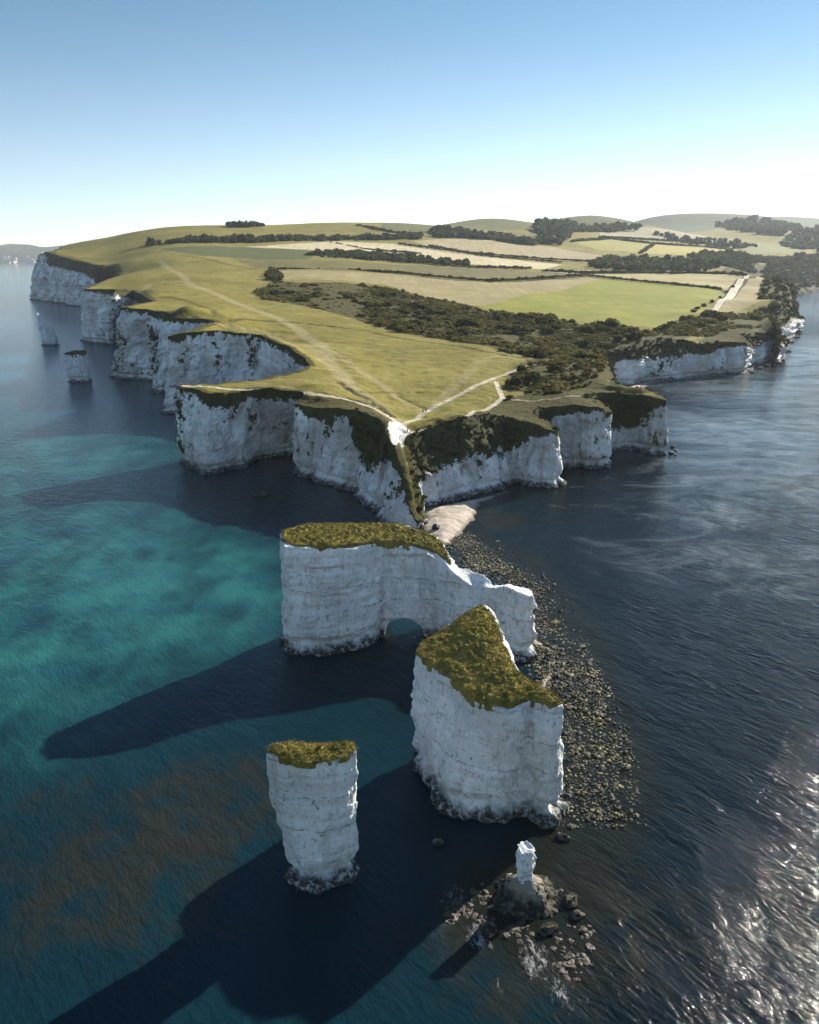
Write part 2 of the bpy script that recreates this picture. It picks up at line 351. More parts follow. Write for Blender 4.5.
# round off the corners a little, then roughen the plan
for _ in range(2): O[1:-1] = O[1:-1]*.5+(O[:-2]+O[2:])*.25
tan = np.gradient(O[:, :2]*.5+O[:, 2:4]*.5, axis=0); tan /= np.linalg.norm(tan, axis=1)[:, None]+1e-9
nrm = np.stack([tan[:, 1], -tan[:, 0]], 1)          # outward (the land lies on the left of the walk)
near = np.clip(O[:, 1]/300, 1, 4)[:, None]
mid = O[:, 2:4]
nv = fbm(mid[:, 0]/16, mid[:, 1]/16, 0*mid[:, 0], 3, 5)
O[:, 4] += .5*vnoise(mid[:, 0]/3, mid[:, 1]/3, 0*nv, 9)*(O[:, 1] < 900)
NS = len(O); NR = 44
tt = np.linspace(0, 1, NR)
zb = -2.5
Z = zb+(O[:, 4][:, None]-zb)*tt[None]
prof = tt**1.0
veg = O[:, 5][:, None]
# overgrown upper faces lean back, the chalk below them stands steep
vv = np.clip(veg, 0.02, .95); kink = 1-vv
prof = np.where(tt[None] < kink, .25*tt[None]/kink, .25+.75*(tt[None]-kink)/vv)
prof = np.where(veg < .3, tt[None]**1.3, prof)
XY = O[:, None, :2]*(1-prof[..., None])+O[:, None, 2:4]*prof[..., None]
X, Y = XY[..., 0], XY[..., 1]
sc = near
butt = fbm(X/(9*sc), Y/(9*sc), Z/45, 4, 21)           # buttresses and gullies
rough = fbm(X/(2.6*sc), Y/(2.6*sc), Z/4.0, 4, 31)
bed = fbm(X/20, Y/20, Z/1.6, 3, 41)
bv1, be1 = blocks(X/(2.6*sc)+.3*rough, Y/(2.6*sc)-.3*rough, Z/(5.0*np.sqrt(sc)), 61); bv2, be2 = blocks(X/(1.2*sc), Y/(1.2*sc)+.3*rough, Z/1.8, 66)
cleft = np.abs(vnoise(X/(7*sc), Y/(7*sc), Z/60, 23)+.25*rough)
disp = (butt*np.where(near > 1.25, 3.6, 2.6)+rough*.75+bed*.25+bv1*.42+bv2*.2-2.2*np.exp(-(cleft/.08)**2)*(veg < .5))*sc
disp = np.clip(disp, -4*sc, 2.0*sc)
amp = np.clip((1-tt[None])*6, .35, 1)
disp = disp*amp
notch = -1.3*np.exp(-((Z-2.4-.8*vnoise(X/9, Y/9, 0*X, 3))/1.0)**2)+.7*sstep(1.6, .2, Z)
low = (O[:, 4][:, None] < 11)
disp = disp+np.where(low, 0, notch*np.minimum(sc, 2))
disp += .5*np.abs(vnoise(X/1.4, Y/1.4, Z/1.4, 55))*(veg > .25)*(tt[None] > kink)
XY = XY+nrm[:, None, :]*disp[..., None]
far_m = (O[:, 1] > 2200); XY[far_m] = O[far_m][:, None, :2]*(1-prof[far_m][..., None])+O[far_m][:, None, 2:4]*prof[far_m][..., None]
Vw = np.concatenate([XY, Z[..., None]], -1)
vegv = np.clip((tt[None]-(1-veg))/np.maximum(.10, veg*.35)*.5+.5, 0, 1)*(veg > .015)+0*Z
vegv = np.maximum(vegv, np.clip(.22+.44*fbm(X/(4*sc), Y/(4*sc), Z/26, 3, 87)+.13*tt[None], 0, .55)*(Z > 3))
vegv = np.where(veg >= .99, 1, vegv)
idx = np.arange(NS*NR).reshape(NS, NR)
Q = np.stack([idx[:-1, :-1], idx[1:, :-1], idx[1:, 1:], idx[:-1, 1:]], -1).reshape(-1, 4)
cl = struct('headland_cliff', mesh_np('headland_cliff', Vw.reshape(-1, 3), Q, M_cliff, {'veg': vegv.ravel()}, smooth=False), 'white chalk cliffs round the headland with overgrown upper faces')
TOP = Vw[:, -1, :]                     # rim of the plateau
print('cliff', NS, 'cols')
# ------------------------------------------------------------------ land surface: meadow, fields, paths
def field_mat(name, a, b_, streak=0.0, ang=0.0, sc=1.0):
    b = NB(name); n1 = b.noise(.035*sc, 5, .6); n2 = b.noise(.25*sc, 5, .7)
    c = b.mix(b.ramp(n1, .35, .65), a, b_); c = b.mix(b.ramp(n2, .5, .75, 0, .45), c, tuple(v*.62 for v in a))
    if streak:
        w = b.noise(.16, 2, .5, vec=b.map((1, .03, 1), (0, 0, ang))); c = b.mix(b.ramp(w, .45, .6, 0, streak), c, tuple(v*.72 for v in b_))
    return b.out(c, .95, .1, b.bump(b.noise(.9*sc, 3, .7), .25))
def meadow_mat():
    b = NB('meadow_grass'); n1 = b.noise(.016, 5, .6); n2 = b.noise(.11, 5, .65); n3 = b.noise(.8, 4, .7)
    c = b.mix(b.ramp(n1, .36, .64), (.172, .145, .027), (.232, .195, .043))
    c = b.mix(b.ramp(n2, .50, .70, 0, .9), c, (.095, .086, .020))
    c = b.mix(b.ramp(b.noise(.045, 4, .6, vec=b.map((1, 2.6, 1), (0, 0, -.5))), .52, .66, 0, .6), c, (.30, .245, .085))
    c = b.mix(b.ramp(n3, .52, .72, 0, .55), c, (.085, .080, .020))
    c = b.mix(b.ramp(b.noise(3.0, 4, .75), .53, .66, 0, .7), c, (.045, .045, .012))
    w = b.attr('wild'); wm = b.ramp(b.math('ADD', w, b.math('MULTIPLY', b.math('SUBTRACT', b.noise(.22, 5, .7), .5), 1.3)), .42, .62)
    c = b.mix(wm, c, b.mix(b.ramp(b.noise(.7, 5, .7), .35, .65), (.040, .040, .012), (.115, .098, .030)))
    f = b.attr('track'); c = b.mix(b.math('MULTIPLY', f, b.ramp(b.noise(.35, 5, .7), .3, .55, .35, .85)), c, (.34, .285, .16))
    d = b.attr('ditch'); c = b.mix(b.math('MULTIPLY', d, b.ramp(b.noise(.3, 4, .7), .35, .5)), c, (.040, .040, .012))
    p = b.attr('path'); pm = b.ramp(b.math('ADD', p, b.math('MULTIPLY', b.math('SUBTRACT', b.noise(.5, 5, .7), .5), 1.1)), .32, .72)
    c = b.mix(pm, c, b.mix(b.noise(1.2, 4), (.62, .55, .44), (.42, .36, .25)))
    k = b.attr('chalky'); km = b.ramp(b.math('ADD', k, b.math('MULTIPLY', b.math('SUBTRACT', b.noise(.7, 5, .7), .5), .9)), .4, .6)
    c = b.mix(km, c, (.74, .72, .68))
    h = b.math('ADD', b.math('MULTIPLY', b.noise(.9, 5, .75), b.math('ADD', .35, b.math('MULTIPLY', w, 1.2))), b.math('MULTIPLY', b.noise(.2, 3), .5))
    return b.out(c, .95, .08, b.bump(h, .9))
M_meadow = meadow_mat()
PATHS = {
 'path': [([(398,428),(411,421),(424,412),(440,403),(470,388),(495,377),(517,368),(535,362),(556,357)], 1.5, .62),
          ([(404,432),(420,430),(440,426),(465,417),(480,411),(503,397),(499,388),(496,380)], .9, .95),
          ([(398,427),(394,420),(386,413),(368,405),(340,398),(325,395),(290,391),(250,388.5),(215,387),(182,385.5)], .9, .85),
          ([(505,398),(530,400),(555,398),(580,395)], .8, .6)],
 'track': [([(396,420),(372,400),(350,388),(330,362),(318,345),(298,330),(270,315),(235,302),(205,290),(180,275),(160,262)], 3.0, .75),
           ([(420,408),(395,395),(365,375),(345,360),(325,350)], 1.6, .6),
           ([(166,337),(190,328),(225,326),(262,330),(300,345),(322,362)], 2.2, .5),
           ([(120,298),(150,285),(185,282),(200,290)], 3.5, .5),
           ([(430,409),(460,380),(480,360),(505,352)], 2.2, .4)],
 'ditch': [([(340,384),(352,392),(366,398),(380,407),(392,416)], 1.5, 1.0),
           ([(352,392),(390,392),(425,391)], .9, .6),
           ([(398,395),(420,406),(432,409)], .9, .6),
           ([(230,321),(244,318),(285,322),(323,327),(370,332),(430,341),(480,350),(525,357)], 1.6, .85),
           ([(215,314),(205,308),(180,300),(160,297)], 2, .7),
           ([(186,257),(222,263),(255,268)], 3, .8)],
}
PW = {k: [(gline(P), w, s) for P, w, s in v] for k, v in PATHS.items()}
CHALKY = gline([(389,430),(396,421),(403,425),(409,430),(403,436),(400,445),(394,446)])
FIELDS = [
 ('cream', [(246,246),(332,242.5),(400,243.5),(440,249),(500,257),(562,263.5),(545,268),(480,264),(400,255),(310,251)]),
 ('green', [(160,250),(200,246.5),(246,246.5),(310,251.5),(318,256),(306,261),(258,259),(200,256)]),
 ('olive', [(230,257),(258,260),(306,262),(340,262),(400,264),(470,266),(545,271),(588,275),(540,278.5),(491,281),(400,273),(340,272),(281,270),(255,267)]),
 ('tan', [(281,271),(340,273),(400,273.5),(491,281.5),(588,277),(599,278.5),(561,289),(526,293),(494,303),(473,304.5),(420,294),(385,284),(340,282),(285,280)]),
 ('bright', [(599,278.5),(625,277.5),(718,288.5),(725,294.5),(706,308),(690,317),(660,328),(600,322.5),(520,312.5),(473,304.5),(494,303),(526,293),(561,289)]),
 ('pale', [(560,268),(600,270),(680,272.5),(752,275),(727,290),(718,288),(625,277),(599,278),(588,275),(545,270.5)]),
 ('pale2', [(756,278),(771,280.5),(758,291),(761,301),(739,310.5),(712,313.5)]),
 ('chalktrack', [(752.5,276),(755.5,276),(737,293),(715,313),(706,313.5),(727,294)]),
 ('buff', [(412,240.5),(440,238),(470,237.5),(500,240.5),(560,247.5),(620,258),(655,259),(600,260.5),(540,258),(470,252),(430,246)]),
 ('yellow', [(572,241),(610,238.5),(653,243.5),(640,252.5),(600,249.5)]),
 ('yellow2', [(653,243.5),(731,249.5),(728,256),(643,253)]),
 ('buff2', [(600,231),(627,227.5),(733,239.5),(731,244),(680,240.5),(600,236.5)]),
 ('green2', [(735,247.5),(760,243.5),(808,249.5),(790,253),(752,253.5)]),
 ('green3', [(400,235),(470,231),(532,233),(560,240),(500,238),(440,237)]),
 ('downfar', [(615,218.5),(640,214.5),(700,213.6),(760,216.5),(819,217.5),(819,229),(770,226),(735,229),(690,232),(640,227)]),
 ('down', [(380,232),(400,222),(480,218.5),(545,215.5),(640,218.5),(640,226),(560,228),(480,230),(420,234)]),
]
FCOL = {'cream': ((.46,.38,.22),(.54,.46,.29)), 'green': ((.070,.085,.028),(.095,.105,.032)), 'olive': ((.115,.100,.028),(.150,.128,.040)),
 'tan': ((.24,.195,.085),(.30,.25,.115)), 'bright': ((.165,.180,.014),(.225,.220,.022)), 'pale': ((.30,.25,.10),(.36,.30,.14)), 'pale2': ((.33,.27,.13),(.28,.235,.10)),
 'chalktrack': ((.60,.54,.42),(.5,.45,.33)), 'buff': ((.30,.24,.125),(.36,.295,.165)), 'yellow': ((.32,.27,.06),(.26,.24,.07)), 'yellow2': ((.40,.31,.07),(.30,.27,.08)),
 'buff2': ((.36,.31,.19),(.30,.27,.16)), 'green2': ((.16,.17,.055),(.20,.19,.07)), 'green3': ((.11,.115,.035),(.16,.15,.05)), 'downfar': ((.060,.078,.045),(.085,.10,.055)), 'down': ((.10,.105,.035),(.14,.13,.045))}
FW = [(k, gline(P)) for k, P in FIELDS]
cand = []
y = 232.0
while y < 9400:
    s = 1.3*max(y/330, .8)**1.4
    hw = .62*y+40
    xs = np.arange(-hw, hw, s)+rng.uniform(0, s)
    cand.append(np.stack([xs+rng.uniform(-.25, .25, len(xs))*s, y+rng.uniform(-.25, .25, len(xs))*s], 1)); y += s
cand = np.concatenate(cand)
for k, v in PW.items():                 # more points along the paths so that their edges are sharp
    for L, w, s in v:
        D = dens(L[:, :2], lambda p: max(.8, p[1]/500)); t = np.gradient(D, axis=0); t /= np.linalg.norm(t, axis=1)[:, None]+1e-9; nn = np.stack([-t[:, 1], t[:, 0]], 1)
        for o in (-1.8, -.9, 0, .9, 1.8): cand = np.concatenate([cand, D+nn*o*w])
OUT = TOP[:, :2]
ins = np.concatenate([inpoly(c[:, 0], c[:, 1], OUT) for c in np.array_split(cand, 8)])
cand = cand[ins]
verts = [Vector(p) for p in OUT]; nO = len(verts)
verts += [Vector(p) for p in cand]
cons = []
for k, P in FW:
    P2 = dens(np.vstack([P, P[:1]])[:, :2], lambda p: max(4, p[1]/80)); i0 = len(verts)
    verts += [Vector(p) for p in P2]; cons += [(i0+a, i0+a+1) for a in range(len(P2)-1)]
r = mgeo.delaunay_2d_cdt(verts, cons, [list(range(nO))], 1, 1e-4)
V2 = np.array([tuple(v) for v in r[0]]); T3 = np.array([f for f in r[2] if len(f) == 3])
orig = np.array([o[0] if len(o) else -1 for o in r[3]])
isrim = (orig >= 0) & (orig < nO)
Zt = HGT(V2[:, 0], V2[:, 1])
drim = np.full(len(V2), 1e9); rimP = dens(np.vstack([OUT, OUT[:1]]), 5.0); 
from mathutils import kdtree
kd = kdtree.KDTree(nO)
for i, p in enumerate(TOP): kd.insert((p[0], p[1], 0), i)
kd.balance()
rimz = np.zeros(len(V2))
for i, p in enumerate(V2):
    _, j, d = kd.find((p[0], p[1], 0)); drim[i] = d; rimz[i] = TOP[j, 2]
scy = np.clip(V2[:, 1]/330, 1, 12)
bl = sstep(0, 9, drim)*(V2[:, 1] < 2200)+(V2[:, 1] >= 2200)*1.0
Zt = np.where(isrim, rimz, rimz*(1-bl)+Zt*bl)
rag = fbm(V2[:, 0]/2.2, V2[:, 1]/2.2, 0*Zt, 3, 71)
Zt = Zt+np.where(isrim, 0, rag*.35*sstep(0, 2, drim)+fbm(V2[:, 0]/30/scy, V2[:, 1]/30/scy, 0*Zt, 3, 72)*1.0*sstep(3, 25, drim)*np.minimum(scy, 3))
att = {k: np.zeros(len(V2)) for k in ('path', 'track', 'ditch', 'wild', 'chalky')}
nearm = V2[:, 1] < 2500
for k, v in PW.items():
    for L, w, s in v:
        d = np.full(len(V2), 1e9); d[nearm] = dline(V2[nearm, 0], V2[nearm, 1], L)
        att[k] = np.maximum(att[k], s*sstep(1.7*w, .5*w, d))
Zt -= .35*att['ditch']+.12*att['path']
dch = np.full(len(V2), 1e9); m = V2[:, 1] < 420; dch[m] = sdpoly(V2[m, 0], V2[m, 1], CHALKY[:, :2]); att['chalky'] = sstep(1.6, -.6, dch)
WILD = [gline(P)[:, :2] for P in ([(405,436),(432,424),(470,415),(503,400),(530,392),(560,388),(600,385),(668,400),(613,413),(560,433),(500,417)], [(560,400),(505,380),(520,362),(560,352),(640,336),(700,332),(660,345),(620,350),(605,385)], [(297,402),(330,398),(372,402),(396,424),(380,425),(345,410)],
        [(700,345),(712,318),(760,306),(790,305),(800,322),(750,345)])]
for P in WILD:
    m = nearm; d = np.full(len(V2), 1e9); d[m] = sdpoly(V2[m, 0], V2[m, 1], P); att['wild'] = np.maximum(att['wild'], .8*sstep(6, -3, d))
att['wild'] = np.maximum(att['wild'], .95*sstep(5*np.clip(V2[:, 1]/400, 1, 4), .5, drim)*(V2[:, 1] < 2200))
SCRUBP = [(254,291),(277,281),(300,284),(340,284),(385,287),(420,296),(473,307),(520,315),(600,325),(650,331),(688,320),(716,313),(746,313),(762,307),(786,306),(790,318),(760,328),(722,334),(700,337),(660,335),(638,341),(618,346),(604,352),(603,372),(590,384),(560,393),(530,392),(502,388),(518,371),(548,358),(500,350),(440,338),(380,327),(330,314),(290,304),(262,298)]
d = np.full(len(V2), 1e9); d[nearm] = sdpoly(V2[nearm, 0], V2[nearm, 1], gline(SCRUBP)[:, :2]); att['wild'] = np.maximum(att['wild'], .85*sstep(4, -4, d))
att['wild'] = np.maximum(att['wild'], .9*((V2[:, 1] > 900) & (V2[:, 0] > 300) & (drim < 120)))
V3 = np.column_stack([V2, Zt])
cen = V2[T3].mean(1); used = np.zeros(len(T3), bool)
a_ = V2[T3[:, 1]]-V2[T3[:, 0]]; b_ = V2[T3[:, 2]]-V2[T3[:, 0]]; flip = (a_[:, 0]*b_[:, 1]-a_[:, 1]*b_[:, 0]) < 0
T3[flip] = T3[flip][:, ::-1]
def sub(mask):
    f = T3[mask]; u, inv = np.unique(f, return_inverse=True); return u, inv.reshape(-1, 3)
FNAME = {'chalktrack': 'farm_track'}
for k, P in FW:
    m = ~used & inpoly(cen[:, 0], cen[:, 1], P[:, :2]); used |= m
    if not m.any(): continue
    u, f = sub(m); a, b2 = FCOL[k]
    struct(FNAME.get(k, 'field'), mesh_np('field', V3[u], f, field_mat('field_'+k, a, b2, .6 if k in ('buff', 'pale', 'cream', 'tan') else .4, rng.uniform(0, 3)), smooth=True))
u, f = sub(~used)
struct('meadow', mesh_np('meadow', V3[u], f, M_meadow, {k: a[u] for k, a in att.items()}, smooth=True), 'olive cropped meadow on top of the headland with worn paths')
print('land tris', len(T3))
# ------------------------------------------------------------------ water
TEAL = [(200,570,14,.9),(245,600,7,.9),(150,600,14,.8),(90,600,16,.65),(30,590,20,.6),(60,650,14,.5),(10,660,14,.5),(120,540,18,.7),(20,540,22,.55),(250,635,5,.8),(120,445,28,.55),(80,470,30,.5),(50,430,40,.4),(20,470,30,.45),(330,745,5,.16),(120,720,12,.22),(30,750,14,.25),(150,930,8,.18)]
def water_mesh():
    na = 560; ang = np.concatenate([np.linspace(-math.pi*.72, -.62, 40), np.linspace(-.6, .6, na), np.linspace(.62, math.pi*.72, 40)])
    rad = np.geomspace(24, 30000, 520)
    A, Rr = np.meshgrid(ang, rad, indexing='ij'); X = Rr*np.sin(A); Y = Rr*np.cos(A)
    teal = np.zeros_like(X)
    for px, py, r, s in TEAL:
        c = U(px, py); d2 = ((X-c[0])/(r*1.3))**2+((Y-c[1])/(r*1.5))**2; teal = 1-(1-teal)*(1-.52*s*np.exp(-d2*.5))
    teal = np.clip(teal*np.clip(.95+.75*fbm(X/10, Y/10, 0*X, 6, 81), 0, 1.5)+.22*teal*vnoise(X/2.5, Y/8, 0*X, 82), 0, 1)
    left = sstep(14, -12, X-12-.06*Y+8*vnoise(X/25, Y/25, 0*X, 7))       # sheltered side
    weed = np.zeros_like(X)
    for px, py, r, s in [(190,820,12,.9),(120,860,16,.7),(240,790,9,.7),(60,830,14,.5),(520,910,10,.9),(590,900,12,.8),(640,850,12,.5),(490,520,10,1),(530,960,9,.8),(440,930,8,.5)]:
        c = U(px, py); weed = np.maximum(weed, s*np.exp(-.5*(((X-c[0])/r)**2+((Y-c[1])/r)**2)))
    weed = np.clip(weed*(1+.9*fbm(X/5, Y/5, 0*X, 4, 85)), 0, 1)
    foam = np.zeros_like(X)
    for px, py, r, s in [(775,775,2.2,.9),(745,790,2.5,.7),(760,815,2,.6),(755,920,2.6,.9),(735,660,2.2,.6),(720,770,2.0,.6),(790,960,5,.62),(740,985,4,.5),(810,900,4,.5),(700,850,2.5,.5),(800,830,4,.6),
                         (480,935,2.2,1.),(455,900,2.4,.9),(535,960,2.6,1.0),(560,990,2.2,.9),(500,985,1.5,.8),(600,930,3.0,.6),(610,960,3.,.6),(650,870,4,.5),(665,905,5,.45),(580,1000,3,.7),(318,890,3.5,.35),(555,835,2.0,.4),(640,990,5,.5),(700,1000,5,.6)]:
        c = U(px, py); foam = np.maximum(foam, s*np.exp(-.5*(((X-c[0])/r)**2+((Y-c[1])/(r*1.6))**2)))
    nearw = (Rr < 420)
    for P, k in ((A_base, .95), (B_base, .95), (C_base, 1.0), ([(9.8,84),(12.2,81.6),(16.4,82.8),(18.4,85.8),(17.8,89.4),(15,89.4),(11.6,87.6)], .8), (Vw[:, 3, :2][(O[:, 1] < 700)], .8)):
        d = np.full(X.shape, 99.); d[nearw] = dline(X[nearw], Y[nearw], P)
        foam = np.maximum(foam, k*np.exp(-(d/1.5)**2)*(.75+.5*vnoise(X/4, Y/4, 0*X, 88)))
    sheen = np.zeros_like(X)             # sky and sun sheen on the bay, painted as paler body colour
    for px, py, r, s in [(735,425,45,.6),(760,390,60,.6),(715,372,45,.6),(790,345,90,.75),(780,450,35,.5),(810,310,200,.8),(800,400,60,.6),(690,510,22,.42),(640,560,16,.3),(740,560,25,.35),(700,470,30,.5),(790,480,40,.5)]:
        c = U(px, py); sheen = np.maximum(sheen, s*np.exp(-.5*(((X-c[0])/r)**2+((Y-c[1])/r)**2)))
    calm = np.zeros_like(X)             # calmer water in the bay and over the weed
    for px, py, r, s in [(740,440,70,.75),(700,380,90,.6),(790,360,150,.75),(800,470,40,.35)]:
        c = U(px, py); calm = np.maximum(calm, s*np.exp(-.5*(((X-c[0])/r)**2+((Y-c[1])/r)**2)))
    shal = np.clip(np.exp(-.5*(dline(X, Y, [U(440,525)[:2], U(520,560)[:2], U(575,640)[:2], U(610,760)[:2], U(590,830)[:2], U(520,920)[:2]])/9)**2), 0, 1)
    # swell
    kx, ky = .80, .60; S = X*kx+Y*ky; Tt = -X*ky+Y*kx
    wav = vnoise(S/3.4, Tt/9, 0*X, 91)*.15+vnoise(S/1.7, Tt/4.2, 0*X+3, 92)*.06+vnoise(S/7.5, Tt/22, 0*X+9, 93)*.15
    Zw = wav*np.clip(1.15-left*.85, .25, 1.0)*sstep(700, 260, Rr)
    idx = np.arange(X.size).reshape(X.shape)
    Q = np.stack([idx[:-1, :-1], idx[:-1, 1:], idx[1:, 1:], idx[1:, :-1]], -1).reshape(-1, 4)
    return np.stack([X, Y, Zw], -1).reshape(-1, 3), Q, dict(teal=teal.ravel(), left=left.ravel(), weed=weed.ravel(), foam=foam.ravel(), calm=calm.ravel(), sheen=sheen.ravel(), shal=shal.ravel())
def water_mat():
    b = NB('sea_water'); left = b.attr('left'); teal = b.attr('teal')
    c = b.mix(left, (.003, .007, .010), (.003, .020, .028))
    c = b.mix(b.math('MULTIPLY', left, b.ramp(b.xyz()[1], 280, 620)), c, (.010, .072, .115))
    c = b.mix(b.ramp(b.noise(.012, 4, .6), .4, .65, 0, .6), c, (.003, .011, .017))
    t = b.mix(b.ramp(b.noise(.05, 5, .6), .35, .65), (.020, .115, .110), (.009, .066, .075))
    c = b.mix(b.ramp(teal, .05, .95), c, t)
    wd = b.ramp(b.math('ADD', b.attr('weed'), b.math('MULTIPLY', b.math('SUBTRACT', b.noise(.4, 5, .7), .5), 1.1)), .25, .95)
    c = b.mix(b.math('MULTIPLY', wd, .8), c, b.mix(b.noise(.9, 4), (.009, .010, .007), (.030, .027, .018)))
    sheen_m = b.ramp(b.math('ADD', b.attr('sheen'), b.math('MULTIPLY', b.math('SUBTRACT', b.noise(.035, 7, .7, vec=b.map((1, 1.6, 1), (0, 0, .5)), dist=1.6), .5), 1.6)), .15, .85)
    c = b.mix(b.math('MULTIPLY', sheen_m, .9), c, (.155, .185, .20))
    sh = b.ramp(b.math('ADD', b.attr('shal'), b.math('MULTIPLY', b.math('SUBTRACT', b.noise(.35, 5, .7), .5), .6)), .5, .95)
    c = b.mix(b.math('MULTIPLY', sh, .85), c, (.011, .012, .008))
    fm = b.math('ADD', b.attr('foam'), b.math('MULTIPLY', b.math('SUBTRACT', b.noise(1.5, 8, .85, vec=b.map((1, .5, 1), (0, 0, .64)), dist=.6), .5), 2.6))
    fm = b.ramp(fm, .85, 1.30, 0, .75); c = b.mix(fm, c, (.50, .48, .48))
    v = b.map((1/1.0, 1/2.6, 1), (0, 0, 0), vec=b.map((1, 1, 1), (0, 0, R_(-36.9))))
    amp = b.ramp(left, 0, 1, 1, .68)
    h = b.math('ADD', b.math('MULTIPLY', b.noise(.55, 4, .6, vec=v, dist=.3), 1.), b.math('MULTIPLY', b.noise(2.2, 5, .62, vec=v), .32))
    amp = b.math('MULTIPLY', amp, b.ramp(b.math('MULTIPLY', b.attr('calm'), b.ramp(b.noise(.03, 5, .65, vec=b.map((1, 2.2, 1), (0, 0, .5)), dist=.8), .3, .65, .35, 1.35)), .2, .8, 1, .28))
    n = b.bump(h, .40, amp)
    b.set(b.b.inputs['Roughness'], b.ramp(fm, 0, 1, .055, .8)); b.b.inputs['Specular IOR Level'].default_value = .17; b.b.inputs['IOR'].default_value = 1.33
    b.set(b.b.inputs['Base Color'], c); b.set(b.b.inputs['Normal'], n)
    return b.m
# ------------------------------------------------------------------ sea stacks
def grid3(lo, hi, h):
    ax = [np.arange(a, b+h, h, dtype=np.float32) for a, b in zip(lo, hi)]
    return ax, (len(ax[0]), len(ax[1]), len(ax[2]))
def stack_mesh(name, base, top, tz, h, notch=1.0, ledge=1.4, nl=(1.2, 3.0), amp=1.0, seed=0, carve=None, mats=None, zmax=None, fs=1.0):
    base = np.array(base, float); top = np.array(top, float); H = Height(tz, c=2.0) if len(tz) > 3 else None
    al = np.vstack([base, top]); lo = [al[:, 0].min()-3, al[:, 1].min()-3, -2.0]; hi = [al[:, 0].max()+3, al[:, 1].max()+3, (zmax or max(t[2] for t in tz))+1.5]
    ax, sh = grid3(lo, hi, h)
    X2, Y2 = np.meshgrid(ax[0], ax[1], indexing='ij')
    db = sdpoly(X2, Y2, base); dt = sdpoly(X2, Y2, top); zt = H(X2, Y2)
    zt = zt+.35*fbm(X2/3, Y2/3, 0*X2, 3, seed+3)
    Z = ax[2][None, None]; t = np.clip(Z/np.maximum(zt, 1)[..., None], 0, 1)
    t = sstep(0.05, 1, t)
    d = (db[..., None]*(1-t)+dt[..., None]*t).astype(np.float32)
    f = np.maximum(d, Z-zt[..., None])
    m = np.abs(f) < 3.4
    ii, jj, kk = np.nonzero(m); x, y, z = ax[0][ii], ax[1][jj], ax[2][kk]
    x_, y_, z_ = x/fs, y/fs, z/fs; bu = fbm(x_/4.5, y_/4.5, z_/15, 3, seed+1); ro = fbm(x_/1.5, y_/1.5, z_/2.2, 4, seed+2); be = fbm(x_/16, y_/16, z_/1.1, 3, seed+4); cr = np.abs(vnoise(x_/3.0, y_/3.0, z_/5.5, seed+6))
    dd = d[m]-amp*(bu*1.15+ro*.55*(1+.9*(z < 2.0))+be*.42)+amp*.16*np.exp(-(cr/.09)**2)
    wq = .25*vnoise(x_/1.1, y_/1.1, z_/1.1, seed+11); v1, e1 = blocks(x_/1.9+wq, y_/1.9-wq, z_/3.4+wq, seed+20); v2, e2 = blocks(x_/.8+wq, y_/.8, z_/1.1+wq, seed+30)
    joint = np.abs(vnoise(x_/1.5, y_/1.5, z_/16, seed+12)); act_ = np.clip(.5+1.2*fbm(x_/6, y_/6, z_/6, 2, seed+13), .1, 1)
    dd = dd-amp*act_*(v1*.34+v2*.13)+amp*.30*np.exp(-(joint/.06)**2)*act_+amp*.12*np.exp(-(e1/.06)**2)
    wob = .6*vnoise(x/5, y/5, 0*x, seed+5)
    zc = (nl[0]+nl[1])/2+wob; zw = (nl[1]-nl[0])/2
    dd = dd+notch*np.exp(-((z-zc)/zw)**2)-ledge*sstep(nl[0]+.1, nl[0]-.5, z-wob*.5)*(.75+.6*vnoise(x/3, y/3, 0*x, seed+8))
    ff = np.maximum(dd, z-zt[ii, jj]-.2*ro)
    ff = np.where(z < nl[0]-.3, np.maximum(dd, z-(.55+.35*ro+.4*wob)), ff) if False else ff
    f[m] = ff
    if carve is not None: f = carve(f, ax)
    V, Q = surface_nets(f.astype(np.float32), lo, h)
    return V, Q, H, top
